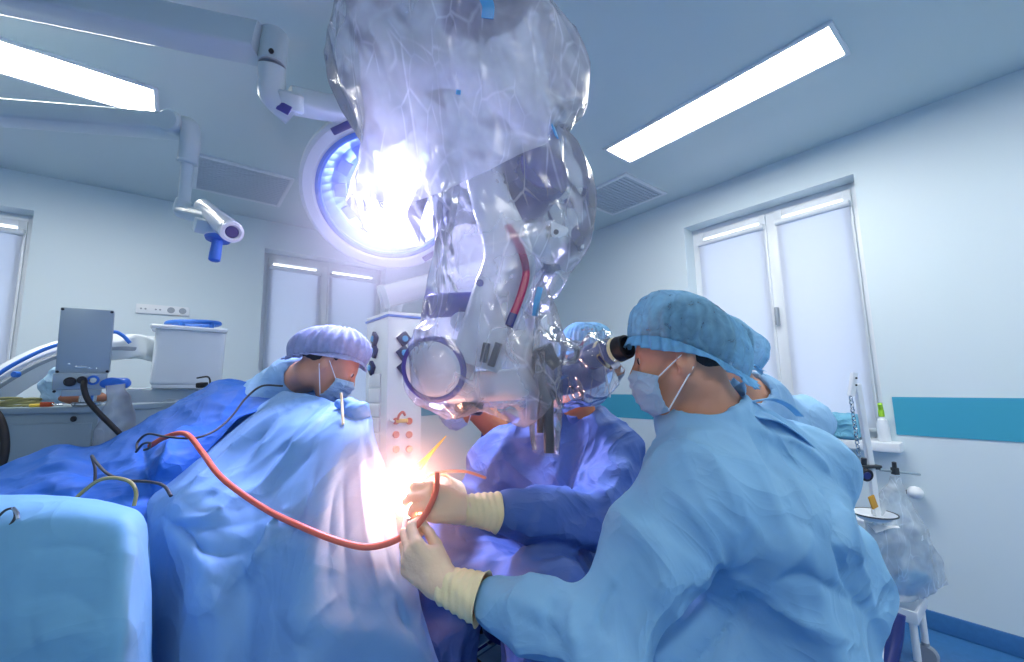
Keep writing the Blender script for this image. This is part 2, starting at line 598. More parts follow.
def surfnet(fn, lo, hi, h):
    lo, hi = np.asarray(lo, float), np.asarray(hi, float)
    n = np.ceil((hi - lo) / h).astype(int) + 1
    xs = [(lo[i] + h * np.arange(n[i])).astype(np.float32) for i in range(3)]
    D = np.empty(n, np.float32)
    yz = np.stack(np.meshgrid(xs[1], xs[2], indexing='ij'), -1)
    st = max(1, 400000 // (n[1] * n[2]))
    for i in range(0, n[0], st):
        X = xs[0][i:i + st]
        p = np.empty((len(X), n[1], n[2], 3), np.float32)
        p[..., 0] = X[:, None, None]; p[..., 1:] = yz
        D[i:i + st] = fn(p)
    S = D < 0
    c = np.zeros(n - 1, np.int8)
    for dx in (0, 1):
        for dy in (0, 1):
            for dz in (0, 1):
                c += S[dx:n[0] - 1 + dx, dy:n[1] - 1 + dy, dz:n[2] - 1 + dz]
    act = (c > 0) & (c < 8)
    I = np.argwhere(act)
    idx = -np.ones(n - 1, np.int64); idx[act] = np.arange(len(I))
    acc = np.zeros((len(I), 3)); cnt = np.zeros(len(I))
    offs = [(x, y, z) for x in (0, 1) for y in (0, 1) for z in (0, 1)]
    for a in offs:
        for ax_ in range(3):
            if a[ax_] == 0:
                b = list(a); b[ax_] = 1
                da = D[I[:, 0] + a[0], I[:, 1] + a[1], I[:, 2] + a[2]]
                db = D[I[:, 0] + b[0], I[:, 1] + b[1], I[:, 2] + b[2]]
                m = (da < 0) != (db < 0)
                t = np.where(m, da / np.where(m, da - db, 1), 0)
                pt = np.array(a, float)[None] + np.zeros((len(I), 3)); pt[:, ax_] += t
                acc[m] += pt[m]; cnt[m] += 1
    V = lo + h * (I + acc / cnt[:, None])
    F = []
    for ax_ in range(3):
        o1, o2 = [(1, 2), (2, 0), (0, 1)][ax_]
        sl = [slice(None)] * 3; sl2 = [slice(None)] * 3
        sl[ax_] = slice(0, n[ax_] - 1); sl2[ax_] = slice(1, n[ax_])
        E = S[tuple(sl)] != S[tuple(sl2)]
        e = np.argwhere(E)
        ok = (e[:, o1] > 0) & (e[:, o2] > 0) & (e[:, o1] < n[o1] - 1) & (e[:, o2] < n[o2] - 1)
        e = e[ok]
        q = []
        for (u, v) in ((-1, -1), (0, -1), (0, 0), (-1, 0)):
            f = e.copy(); f[:, o1] += u; f[:, o2] += v
            q.append(idx[f[:, 0], f[:, 1], f[:, 2]])
        q = np.stack(q, 1)
        flip = ~S[tuple(sl)][e[:, 0], e[:, 1], e[:, 2]]
        q[flip] = q[flip][:, ::-1]
        F.append(q)
    F = np.concatenate(F)
    F = F[(F >= 0).all(1)]
    return V, F


def vnormals(V, F):
    F = np.asarray(F)
    n = np.cross(V[F[:, 2]] - V[F[:, 0]], V[F[:, 3]] - V[F[:, 1]])
    out = np.zeros_like(V)
    for i in range(4):
        np.add.at(out, F[:, i], n)
    return nrm(out)


def relax(V, F, it=2, lam=.5):
    F = np.asarray(F)
    for _ in range(it):
        acc = np.zeros_like(V); c = np.zeros(len(V))
        for i in range(4):
            a, b = F[:, i], F[:, (i + 1) % 4]
            np.add.at(acc, a, V[b]); np.add.at(c, a, 1)
            np.add.at(acc, b, V[a]); np.add.at(c, b, 1)
        V = V + lam * (acc / np.maximum(c, 1)[:, None] - V)
    return V


def topix(V):
    d = V @ F0
    return np.stack([512 + FPX * (V @ R0) / d, 331 - FPX * (V @ U0) / d, d], -1)


def creases(V, F, lst):
    """fold lines: [(list of photo directions), height, width]; found on the mesh, then raised or sunk"""
    Nn = vnormals(V, F) if F is not None else None
    q = topix(V)
    out = V.copy()
    for pts, amp, w in lst:
        poly = []
        for (x, y) in pts:
            d2 = (q[:, 0] - x) ** 2 + (q[:, 1] - y) ** 2
            near = np.where(d2 < 49)[0]
            if len(near) == 0:
                near = np.array([d2.argmin()])
            poly.append(V[near[q[near, 2].argmin()]])
        poly = catmull(np.array(poly), 8 * len(poly)) if len(poly) > 2 else np.array(poly)
        best = np.full(len(V), 9.0); tt = np.zeros(len(V))
        L = len(poly) - 1
        for i in range(L):
            a, b = poly[i], poly[i + 1]
            ab = b - a
            t = np.clip((V - a) @ ab / max(ab @ ab, 1e-9), 0, 1)
            dd = np.linalg.norm(V - a - t[:, None] * ab, axis=1)
            m = dd < best
            best[m] = dd[m]; tt[m] = (i + t[m]) / L
        taper = np.clip(np.sin(PI * np.clip(tt, .04, .96)) * 1.6, 0, 1)
        out += (amp * taper * np.exp(-best / w))[:, None] * Nn
    return out


# ------------------------------------------------------------------ room shell (room axes)
XW, YW, H = 3.0, 3.925, 2.663
XL, YF, T = -3.0, -2.4, .22


def rbox(x0, x1, y0, y1, z0, z1, bev=0):
    return box(((x0 + x1) / 2, (y0 + y1) / 2, (z0 + z1) / 2), (x1 - x0, y1 - y0, z1 - z0), None, bev)


def struct(name, VF, mat, parent=None, smooth=30):
    o = obj(name, VF, mat, parent, smooth, 'w')
    if parent is None:
        o['kind'] = 'structure'
    return o


struct('floor', rbox(XL - T, XW + T, YF - T, YW + T, -.1, 0), 'floor')
struct('ceiling', rbox(XL - T, XW + T, YF - T, YW + T, H, H + .1), 'ceil')


def wall_with(name, axis, pos, a0, a1, holes):
    """wall slab along one axis with window holes (a0,a1,z0,z1)"""
    mb = MB()
    xs = sorted({a0, a1, *[h[0] for h in holes], *[h[1] for h in holes]})
    for l, r in zip(xs[:-1], xs[1:]):
        hs = [h for h in holes if h[0] <= l and r <= h[1]]
        spans = [(0, H)] if not hs else [(0, hs[0][2]), (hs[0][3], H)]
        for z0, z1 in spans:
            if axis == 'x': mb.add(rbox(pos, pos + T, l, r, z0, z1))
            else: mb.add(rbox(l, r, pos, pos + T, z0, z1))
    return struct(name, mb, 'wall')


WZ0, WZ1 = .90, 2.42
win1 = (.53, 1.575, WZ0, WZ1)
win2 = (.512, 1.56, WZ0, WZ1)
win3 = (-1.85, -.785, WZ0, WZ1)
wall_with('wall_right', 'x', XW, YF, YW, [win1])
wall_with('wall_back', 'y', YW, XL, XW + T, [win2, win3])
struct('wall_left', rbox(XL - T, XL, YF, YW, 0, H), 'wall')
struct('wall_front', rbox(XL - T, XW + T, YF - T, YF, 0, H), 'wall')

# teal bands
SZ0, SZ1 = .94, 1.137
struct('trim_1', MB().add(rbox(XW - .004, XW, YF, win1[0] - .04, SZ0, SZ1)), 'teal')
struct('trim_2', rbox(XW - .004, XW, win1[1] + .03, YW - .006, SZ0, SZ1), 'teal')
struct('trim_3', rbox(win3[1] + .04, win2[0] - .03, YW - .004, YW, SZ0, SZ1), 'teal')
struct('trim_4', rbox(win2[1] + .03, XW - .006, YW - .004, YW, SZ0, SZ1), 'teal')
struct('trim_5', rbox(XL, win3[0] - .03, YW - .004, YW, SZ0, SZ1), 'teal')
# floor coving
struct('baseboard_right', rbox(XW - .012, XW, YF, YW - .02, 0, .09, .004), 'floor')
struct('baseboard_back', rbox(XL + .02, XW - .02, YW - .012, YW, 0, .09, .004), 'floor')

M['glass'] = glass('window_glass')
m, nt, out = newmat('roller_blind')
_d = N(nt, 'ShaderNodeBsdfDiffuse', Color=srgb(222, 228, 238)); _t = N(nt, 'ShaderNodeBsdfTranslucent', Color=srgb(214, 224, 240))
_m = N(nt, 'ShaderNodeMixShader'); _m.inputs[0].default_value = .32
nt.links.new(_d.outputs[0], _m.inputs[1]); nt.links.new(_t.outputs[0], _m.inputs[2]); nt.links.new(_m.outputs[0], out.inputs[0])
M['blind'] = m


def window(n, axis, pos, a0, a1, z0, z1, mull):
    def b(l, r, d0, d1, zz0, zz1, bev=.003):
        return rbox(pos + d0, pos + d1, l, r, zz0, zz1, bev) if axis == 'x' else rbox(l, r, pos + d0, pos + d1, zz0, zz1, bev)
    fr = MB()
    e = .045
    fr.add(b(a0, a0 + e, .13, .19, z0, z1)); fr.add(b(a1 - e, a1, .13, .19, z0, z1))
    fr.add(b(a0 + e, a1 - e, .135, .185, z1 - e, z1)); fr.add(b(a0 + e, a1 - e, .135, .185, z0, z0 + e))
    fr.add(b(mull - .03, mull + .03, .13, .19, z0 + e, z1 - e))
    root = struct('window_%d' % n, fr, 'white')
    for l, r in ((a0 + e, mull - .03), (mull + .03, a1 - e)):
        s = .04
        sash = MB()
        sash.add(b(l, l + s, .115, .17, z0 + e, z1 - e)); sash.add(b(r - s, r, .115, .17, z0 + e, z1 - e))
        sash.add(b(l + s, r - s, .117, .168, z1 - e - s, z1 - e)); sash.add(b(l + s, r - s, .117, .168, z0 + e, z0 + e + s))
        so = struct('window_sash', sash, 'white', root)
        struct('pane', b(l + s, r - s, .14, .15, z0 + e + s, z1 - e - s, 0), 'glass', so)
        top = z1 - e - s - .045
        struct('blind', b(l + .012, r - .012, .105, .108, z0 + .05, top, 0), 'blind', root)
        A = (pos + .1, l + .005, top) if axis == 'x' else (l + .005, pos + .1, top)
        B = (pos + .1, r - .005, top) if axis == 'x' else (r - .005, pos + .1, top)
        struct('blind_roll', cyl(A, B, .02, k=16), 'white', root)
        struct('blind_bar', b(l + .012, r - .012, .1, .112, z0 + .04, z0 + .055, .002), 'white', root)
        hp = b(mull + .002 if l < mull - .1 else mull + .002, mull + .02, .09, .13, (z0 + z1) / 2 - .06, (z0 + z1) / 2 + .06, .004)
    struct('window_handle', hp, 'greyp', root)
    struct('window_sill', b(a0 - .06, a1 + .06, -.09, .13, z0 - .045, z0 + .003, .008), 'white', root)
    return root


window(1, 'x', XW, *win1, 1.02)
window(2, 'y', YW, *win2, 1.02)
window(3, 'y', YW, *win3, -1.32)

# ceiling lamps and vents
PANEL_S = 36.0
M['panel'] = emis('lamp_diffuser', (1, .985, .93, 1), PANEL_S)


def panel(x0, x1, y0, y1, label, group=None):
    c = Vw([(x0 + x1) / 2, (y0 + y1) / 2, H])
    t = thing('ceiling_light', label, 'ceiling light', c, 'flush ceiling light panels')
    mb = MB(); e = .018
    mb.add(rbox(x0 - e, x0, y0 - e, y1 + e, H - .012, H, .002)); mb.add(rbox(x1, x1 + e, y0 - e, y1 + e, H - .012, H, .002))
    mb.add(rbox(x0, x1, y0 - e, y0, H - .012, H, .002)); mb.add(rbox(x0, x1, y1, y1 + e, H - .012, H, .002))
    obj('frame', mb, 'white', t, 30, 'w')
    obj('diffuser', rbox(x0, x1, y0, y1, H - .006, H - .002), 'panel', t, 0, 'w')


panel(1.965, 2.2, .365, 1.48, 'long white glowing ceiling panel near the right wall, slanting toward the window')
panel(-1.30, -.17, 2.445, 2.70, 'bright white ceiling panel at upper left above the camera boom arm')
panel(1.965, 2.2, -1.85, -.735, 'unseen ceiling light panel added behind the viewer near the right wall')  # unseen panel, added to light the room from behind the viewer
panel(-1.30, -.17, -.95, -.695, 'unseen ceiling light panel added behind the viewer in the room middle')  # another unseen panel, added for more light from behind


def vent(x0, x1, y0, y1, label):
    c = Vw([(x0 + x1) / 2, (y0 + y1) / 2, H])
    t = thing('ceiling_vent', label, 'ceiling vent', c)
    mb = MB(); e = .025
    mb.add(rbox(x0 - e, x0, y0 - e, y1 + e, H - .014, H, .003)); mb.add(rbox(x1, x1 + e, y0 - e, y1 + e, H - .014, H, .003))
    mb.add(rbox(x0, x1, y0 - e, y0, H - .014, H, .003)); mb.add(rbox(x0, x1, y1, y1 + e, H - .014, H, .003))
    obj('frame', mb, 'white', t, 30, 'w')
    g = MB(); n = 16
    g.add(rbox(x0, x1, y0, y1, H - .004, H))
    for i in range(n):
        y = y0 + (y1 - y0) * (i + .5) / n
        g.add(rbox(x0, x1, y - .011, y + .011, H - .01, H - .003, 0))
    obj('grille', g, 'grille', t, 0, 'w')


vent(.025, .52, 3.02, 3.522, 'square grey ceiling vent behind the camera boom and left of the dish lamp')
vent(2.33, 2.79, 1.61, 2.07, 'square grey ceiling vent close to the right wall above its window')

# wall outlets
t = thing('socket_strip', 'white strip of wall sockets above the white detector box', 'socket strip', Vw([-.1, YW, 1.8]))
obj('plate', rbox(-.255, .045, YW - .014, YW, 1.797, 1.864, .004), 'white', t, 30, 'w')
for i, x in enumerate((-.215, -.135, -.062, .005)):
    s = cyl((x - .012, YW - .013, 1.83), (x - .012, YW - .019, 1.83), .006, k=12)
    mb = MB().add(s).add(cyl((x + .012, YW - .013, 1.83), (x + .012, YW - .019, 1.83), .006, k=12))
    if i > 1:
        mb.add(cyl((x, YW - .013, 1.832), (x, YW - .018, 1.832), .022, k=20))
    obj('socket', mb, 'greyp', t, 30, 'w')


# ------------------------------------------------------------------ people
def union(prims, p, k0=.04):
    """prims: (a,b,ra,rb,k); skips those away from this slab"""
    x0, x1 = p[..., 0].min(), p[..., 0].max()
    d = np.full(p.shape[:-1], 5.0, np.float32)
    for a, b, ra, rb, k in prims:
        m = max(ra, rb) + k + .03
        if max(a[0], b[0]) + m < x0 or min(a[0], b[0]) - m > x1:
            continue
        d = smin(d, rcone(p, a, b, ra, rb), k)
    return d


def head_sdf(p, O, A):
    q = (p - np.asarray(O, np.float32))
    near = (np.abs(q) < .24).all(-1)
    out = np.full(p.shape[:-1], 5.0, np.float32)
    if near.any():
        out[near] = _head(q[near] @ A.T.astype(np.float32))
    return out


def _head(q):
    d = ell(q, (-.012, 0, .032), (.098, .077, .092))
    d = smin(d, rcone(q, (.035, 0, .0), (.055, 0, -.085), .056, .034), .035)
    for s in (-1, 1):
        d = smin(d, rcone(q, (-.002, s * .052, -.045), (.05, s * .02, -.1), .026, .02), .03)      # jaw
        d = smin(d, ell(q, (.068, s * .032, -.026), (.024, .022, .02)), .02)                        # cheekbone
        d = smin(d, rcone(q, (.082, s * .012, .022), (.074, s * .042, .02), .012, .01), .014)        # brow
        d = smax(d, -ell(q, (.098, s * .031, .0), (.016, .017, .012)), .012)                         # socket
        d = smin(d, ell(q, (.078, s * .031, .0), (.0135, .0135, .0125)), .004)                       # lid
        # ear
        e = ell(q, (-.014, s * .083, -.012), (.021, .0105, .034), np.array([nrm([1, s * .38, 0]), nrm([-s * .38, 1, 0]), [0, 0, 1]]))
        e = smax(e, -ell(q, (-.004, s * .094, -.006), (.012, .008, .019)), .004)
        e = smin(e, ell(q, (-.004, s * .080, -.040), (.009, .006, .009)), .006)
        d = smin(d, e, .005)
    d = smin(d, rcone(q, (.088, 0, .016), (.112, 0, -.03), .009, .0125), .014)                       # nose
    for s in (-1, 1):
        d = smin(d, ell(q, (.1, s * .012, -.034), (.011, .009, .008)), .008)
    d = smin(d, ell(q, (.089, 0, -.058), (.012, .024, .007)), .008)                                   # lips
    d = smin(d, ell(q, (.087, 0, -.07), (.011, .02, .007)), .008)
    d = smax(d, -ell(q, (.103, 0, -.064), (.012, .02, .002)), .003)
    d = smin(d, ell(q, (.075, 0, -.1), (.018, .022, .016)), .02)                                      # chin
    return d


FL = {'index': (.045, .026, .021), 'middle': (.050, .030, .022), 'ring': (.046, .028, .022), 'little': (.036, .021, .019)}


def hand_prims(wr, A, back, left, curls, thumb, g=0.0, sc_=1.0):
    """tapered bones of one hand. A = wrist->knuckles, back = back-of-hand normal.
    curls = per-finger (knuckle, mid, tip) bends in degrees, thumb = (out, forward, bend)"""
    A = nrm(A); back = nrm(np.asarray(back, float) - A * (A @ np.asarray(back, float)))
    S = np.cross(A, back) * (1 if left else -1)           # toward the thumb
    S = -S if False else S
    pr = []
    wr = np.asarray(wr, float)
    base = wr + A * .012 * sc_
    kn = {}
    for i, f in enumerate(('index', 'middle', 'ring', 'little')):
        kp = wr + sc_ * (A * (.098, .1, .094, .084)[i] + S * (.032, .010, -.012, -.032)[i] + back * (.004, .006, .003, -.002)[i])
        kn[f] = kp
        pr.append((base + S * (.016, .006, -.006, -.016)[i] * sc_, kp, (.0165 + g) * sc_, (.0135 + g) * sc_, .014))
    pr.append((base + S * .02 * sc_ - back * .006 * sc_, wr + sc_ * (A * .055 + S * .03 - back * .012), .017 * sc_ + g, .017 * sc_ + g, .018))   # thumb mound
    pr.append((base - S * .018 * sc_ - back * .006 * sc_, wr + sc_ * (A * .07 - S * .028 - back * .01), .015 * sc_ + g, .014 * sc_ + g, .018))
    fingers = []
    for i, f in enumerate(('index', 'middle', 'ring', 'little')):
        c = curls[i]
        sp = (.10, .02, -.05, -.12)[i]
        d = nrm(A + S * sp)
        pos = kn[f]
        ang = 0
        rr = [(.0118, .0105, .0095, .0082), (.012, .0108, .0096, .0084), (.0115, .0102, .0092, .008), (.0102, .009, .0082, .0072)][i]
        seg = []
        for j in range(3):
            ang += math.radians(c[j])
            dv = d * math.cos(ang) - back * math.sin(ang)
            nx = pos + dv * FL[f][j] * sc_
            seg.append((pos, nx, rr[j] * sc_ + g, rr[j + 1] * sc_ + g, .003 if j else .008))
            pos = nx
        fingers.append(seg)
    o, fw, bd = [math.radians(t) for t in thumb]
    tb = wr + sc_ * (A * .032 + S * .03 - back * .012)
    d1 = nrm(A * math.cos(o) + S * math.sin(o) - back * math.sin(fw))
    p1 = tb + d1 * .042 * sc_
    d2 = nrm(d1 * math.cos(bd) - S * math.sin(bd) * .8 + A * .2 * math.sin(bd))
    p2 = p1 + d2 * .032 * sc_
    d3 = nrm(d2 * math.cos(bd * .7) - S * math.sin(bd * .7) * .8)
    p3 = p2 + d3 * .025 * sc_
    fingers.append([(tb, p1, .0155 * sc_ + g, .0125 * sc_ + g, .01), (p1, p2, .0125 * sc_ + g, .011 * sc_ + g, .004), (p2, p3, .011 * sc_ + g, .0088 * sc_ + g, .003)])
    return pr, fingers, dict(kn=kn, S=S, A=A, B=back)


def hand_sdf(p, H):
    c = H[2]['kn']['middle'].astype(np.float32)
    near = (np.abs(p - c) < .2).all(-1)
    out = np.full(p.shape[:-1], 5.0, np.float32)
    if near.any():
        out[near] = _hand(p[near], H)
    return out


def _hand(p, H):
    pr, fingers, _ = H
    d = union(pr, p)
    for seg in fingers:
        f = np.full(p.shape[:-1], 5.0, np.float32)
        for a, b, ra, rb, k in seg:
            f = smin(f, rcone(p, a, b, ra, rb), k)
        d = smin(d, f, .006)
    return d


def sdf_obj(name, fn, pts, pad, h, mat, parent, crump=(), fold=None, rel=1, smooth=180, damp=()):
    pts = np.asarray(pts, float)
    V, F = surfnet(fn, pts.min(0) - pad, pts.max(0) + pad, h)
    V = relax(V, F, rel, .4)
    wt = np.ones(len(V))
    for c_, r0_, r1_ in damp:
        wt *= np.clip((np.linalg.norm(V - c_, axis=1) - r0_) / (r1_ - r0_), .08, 1)
    for cr in crump:
        amp, lam, seed, mode = cr[:4]
        V = V + (wt * amp * field(V, lam, seed, mode, *cr[4:]))[:, None] * vnormals(V, F)
    if fold:
        V = creases(V, F, fold)
    return obj(name, (V, F), mat, parent, smooth)


def solid(G, th, wrap=False):
    """thickened sheet from a grid of points"""
    G = np.asarray(G, float)
    n, m = G.shape[:2]
    Nn = grid_normals(G, wrap)
    V = np.concatenate([G.reshape(-1, 3), (G - Nn * th).reshape(-1, 3)])
    F = grid_faces(n, m, wrap)
    k = n * m
    B = [tuple(i + k for i in f[::-1]) for f in F]
    E = []
    for j in range(m if wrap else m - 1):
        j2 = (j + 1) % m
        E.append((j, j + k, j2 + k, j2)); r = (n - 1) * m
        E.append((r + j, r + j2, r + j2 + k, r + j + k))
    if not wrap:
        for i in range(n - 1):
            E.append((i * m, (i + 1) * m, (i + 1) * m + k, i * m + k))
            E.append((i * m + m - 1, i * m + m - 1 + k, (i + 1) * m + m - 1 + k, (i + 1) * m + m - 1))
    return V, F + B + E


def head_dress(t, O, A, mats, capk=dict(), mask=True, seed=1, straps=True, hair=True):
    """cap (> frill), hair, mask (> strap) on a head at O with axes A"""
    toV = lambda L: np.asarray(L) @ A + O
    if hair:
        fn = lambda p: smax(ell((p - O.astype(np.float32)) @ A.T.astype(np.float32), (-.02, 0, .034), (.096, .080, .093)),
                            -(((p - O.astype(np.float32)) @ A.T.astype(np.float32)) @ np.array([-.75, 0, .66], np.float32) + .045), .01)
        sdf_obj('hair', fn, O[None], .16, .007, 'hair', t, [(.002, .03, seed, False)])
    nu, nv = 160, 34
    u = np.linspace(0, 2 * PI, nu, endpoint=False)
    v = np.linspace(.003, 1, nv)
    back, hgt, bul = capk.get('back', .014), capk.get('h', .112), capk.get('bulge', .09)
    U_, V_ = np.meshgrid(u, v)
    rim = np.stack([-.006 + .113 * np.cos(U_), .090 * np.sin(U_), .012 + .062 * np.cos(U_) - .014 * np.cos(2 * U_)], -1)
    c = np.array([-.006, 0, .012]); axn = nrm(np.array([-.24, 0, 1.0]))
    ph = V_ * PI / 2
    s = np.sin(ph) ** .95 * (1 + bul * np.sin(PI * V_))
    hh = np.maximum(np.cos(ph), 0) ** .95 * hgt
    G = c + (rim - c) * s[..., None] + hh[..., None] * axn
    G[..., 0] -= back * np.sin(PI * V_) * (.6 - .4 * np.cos(U_))
    G[..., 2] += capk.get('sag', 0) * np.sin(PI * V_) * (.5 - .5 * np.cos(U_))
    Nn = grid_normals(G, True)
    if (Nn * (G - c)).sum() < 0: Nn = -Nn
    wv = .5 + .5 * wob(np.stack([np.cos(U_), np.sin(U_), V_], -1) * 1.0, 3, seed)
    gat = np.sin(U_ * capk.get('k', 34) + 2.2 * wob(np.stack([np.cos(U_), np.sin(U_), V_], -1), 2.5, seed + 1))
    disp = .0035 * gat * V_ ** 2 * (.5 + wv) + .005 * crumple(G, .07, seed + 2, 5) * np.sin(PI * np.clip(V_, .1, .95)) + capk.get('wave', 0) * np.sin(U_ * 24) * np.sin(PI * V_)
    G = G + Nn * disp[..., None]
    cap = obj('cap', solid(toV(G), .0015, True), mats[0], t, 180)
    # frill below the elastic
    v2 = np.linspace(0, 1, 7)
    U2, W2 = np.meshgrid(u, v2)
    r0 = G[-1][None]
    outw = nrm(np.stack([np.cos(U2), np.sin(U2), 0 * U2], -1))
    ruf = .5 + .5 * np.sin(U2 * 22 + 3 * np.sin(3 * U2 + seed)) * (.6 + .4 * np.sin(5 * U2 + seed))
    fl = capk.get('frill', .018)
    Gf = r0 + outw * (W2 * (.002 + .019 * ruf))[..., None] + np.array([0, 0, -1.0]) * (W2 * fl * (.75 + .25 * np.sin(4 * U2 + seed)))[..., None]
    obj('cap_frill', solid(toV(Gf), .0012, True), mats[1], cap, 180)
    if mask:
        th = np.linspace(-1.28, 1.28, 41); tt = np.linspace(0, 1, 31)
        TH, TT = np.meshgrid(th, tt)
        a = np.interp(TT, [0, .12, .3, .6, .85, 1], [.088, .103, .103, .098, .084, .062])
        b = np.interp(TT, [0, .5, 1], [.078, .076, .062])
        X = .02 + a * np.cos(TH) + .004 * np.abs(tri(TT * 3)) * np.cos(TH)
        Y = b * np.sin(TH)
        Z = -.014 - .034 * (1 - np.cos(TH)) - TT * (.112 - .05 * (1 - np.cos(TH)))
        Gm = np.stack([X, Y, Z], -1)
        mk = obj('mask', solid(toV(Gm), .0018), mats[2], t, 180)
        if straps:
            for sd in (-1, 1):
                j = 40 if sd > 0 else 0
                e = np.array([-.024, sd * .086, .008]); e2 = np.array([-.026, sd * .086, -.03])
                for q0, ee in ((Gm[1, j], e), (Gm[-2, j], e2)):
                    q0 = q0.copy(); q0[1] = sd * max(abs(q0[1]), .073)
                    md = (q0 + ee) / 2; md[1] = sd * .0845 if ee is e else sd * .08
                    obj('strap', tube(toV(np.array([q0, md, ee])), .0016, 6), 'strap', mk, 180)


def person(label, J, gown, gownname='gown', vox=.009, gvox=.01, hands=(), cap=('cap', 'capfrill', 'mask'), capk={}, seed=1,
           sit=True, gcr=(), gfold=None, skin='skin', arms=True, gr=1.0, straps=True, group=None, extra=(), mask=True, glovem=('latex', 'latexcuff')):
    V_ = lambda k: np.asarray(J[k], float)
    O = V_('head'); A = axes(J['hf'], J.get('hup', (0, 0, 1)))
    nb, ch, pe = V_('nb'), V_('chest'), V_('pelvis')
    bf = nrm(np.array([*J['bf'], 0.0])); bl = np.cross([0, 0, 1], bf)
    zfl = -CAM[2]
    hips, knees, anks = [], [], []
    for s in (1, -1):
        h = pe + bl * s * .10
        if sit:
            k = h + bf * .40 + bl * s * .07; k[2] = zfl + J.get('kz', .52)
            a = k + bf * .03; a[2] = zfl + J.get('kz', .52) - .43
        else:
            k = h + bl * s * .01 + bf * .03; k[2] = zfl + .5
            a = k - bf * .03; a[2] = zfl + .09
        hips.append(h); knees.append(k); anks.append(a)
    zfl0 = zfl
    t = thing('person', label, 'person', np.array([pe[0], pe[1], zfl]), group)
    # body: one continuous surface
    nk0 = O + np.array([-.028, 0, -.065]) @ A
    bp = [(nk0, nb, .054, .062, .03), (nb, ch, .07, .12, .05), (ch, pe, .12, .13, .06)]
    hs = {}
    for s in 'LR':
        sh, el, wr = V_('sh' + s), V_('el' + s), V_('wr' + s)
        bp += [(nb, sh, .05, .052, .05), (sh, el, .05, .042, .03), (el, wr, .041, .027, .03)]
        bp += [(sh, ch, .06, .1, .05)]
    for h, k, a in zip(hips, knees, anks):
        bp += [(pe, h, .11, .1, .05), (h, k, .085, .06, .03), (k, a, .056, .04, .03), (a - np.array([0, 0, .04]), a + bf * .15 - np.array([0, 0, .055]), .04, .03, .03)]
    for s, A_, bk, curls, thumb in hands:
        hs[s] = (hand_prims(V_('wr' + s), A_, bk, s == 'L', curls, thumb, -.0045), hand_prims(V_('wr' + s), A_, bk, s == 'L', curls, thumb, .0005))
    allp = np.array([q for b in bp for q in b[:2]] + [O + np.array([0, 0, .08])] + [f[-1][1] for s in hs for f in hs[s][0][1]])

    def fb(p):
        d = smin(union(bp, p), head_sdf(p, O, A), .02)
        for s in hs:
            d = smin(d, hand_sdf(p, hs[s][0]), .008)
        return d
    sdf_obj('body', fb, allp, .12, vox, skin, t, rel=1)
    for s in (-1, 1):
        c = O + np.array([.0805, s * .031, .001]) @ A
        e_ = obj('eye', lathe([(0, -.0115), (.006, -.0098), (.0105, -.005), (.0118, 0), (.0105, .005), (.006, .0098), (0, .0115)], c, A[0], 16), 'eye', t, 180)
        obj('iris', lathe([(0, .0122), (.004, .0121), (.0078, .0103), (.008, .008)], c, A[0], 16), 'hair', e_, 180)
    # gown
    r = gr
    gp = [(nb + (nb - ch) * .05, ch, .085 * r, .165 * r, .06), (ch, pe, .165 * r, .185 * r, .07)]
    for s in 'LR':
        sh, el, wr = V_('sh' + s), V_('el' + s), V_('wr' + s)
        w2 = wr - nrm(wr - el) * .125
        gp += [(nb, sh, .085 * r, .088 * r, .05), (sh, ch, .085 * r, .14 * r, .06), (sh, el, .086 * r, .078 * r, .035), (el, w2, .076 * r, .054 * r, .03)]
    for h, k, a in zip(hips, knees, anks):
        low = a.copy(); low[2] += .10
        gp += [(h, k, .13, .105, .05), (k, low, .108, .125, .05)]
    if sit or True:
        m = (knees[0] + knees[1]) / 2
        gp += [((hips[0] + hips[1]) / 2, m, .13, .09, .06)]
    gp += [(np.asarray(a), np.asarray(b), ra, rb, k) for a, b, ra, rb, k in extra]
    gpts = np.array([q for b in gp for q in b[:2]])

    zcut = anks[0][2] + .04

    def fg(p):
        d = union(gp, p)
        d = smax(d, -rcone(p, nk0 + (nk0 - nb) * .3, nb - (nk0 - nb) * J.get('vneck', .12), J.get('nh', .085), J.get('nh', .085) - .019), .012)
        return np.maximum(d, zcut - p[..., 2])
    go = sdf_obj(gownname, fg, gpts, .24, gvox, gown, t, gcr, gfold, rel=2, damp=[(V_('wrL'), .09, .2), (V_('wrR'), .09, .2)])
    # gloves
    for s in hs:
        H_ = hs[s][1]
        wr, el = V_('wr' + s), V_('el' + s)
        ax_ = nrm(wr - el)
        gl = sdf_obj('glove', lambda p: smin(hand_sdf(p, H_), rcone(p, wr - ax_ * .02, wr + H_[2]['A'] * .02, .0335, .032), .012),
                     np.array([wr - ax_ * .03] + [f[-1][1] for f in H_[1]] + list(H_[2]['kn'].values())), .045, .0042, glovem[0], t,
                     [(.0012, .03, seed + 5, True)])
        c0, c1 = wr + ax_ * .005, wr - ax_ * .088
        n, m_ = 22, 48
        a = np.linspace(0, 2 * PI, m_, endpoint=False)
        x = nrm(np.cross(ax_, [0, .3, 1.0])); y = np.cross(ax_, x)
        G = []
        for i in range(n):
            q = i / (n - 1)
            rr = ((.0345 + .0135 * q) + .0016 * np.sin(q * 34 + 2 * np.sin(2 * a)) + .0012 * np.sin(5 * a + 6 * q) + (.003 if i == n - 1 else 0))
            G.append((c0 + (c1 - c0) * q)[None] + rr[:, None] * (np.cos(a)[:, None] * x + np.sin(a)[:, None] * y))
        obj('cuff', solid(np.array(G), .0015, True), glovem[1], gl, 180)
    head_dress(t, O, A, cap, capk, mask=mask, seed=seed, straps=straps)
    return t, go


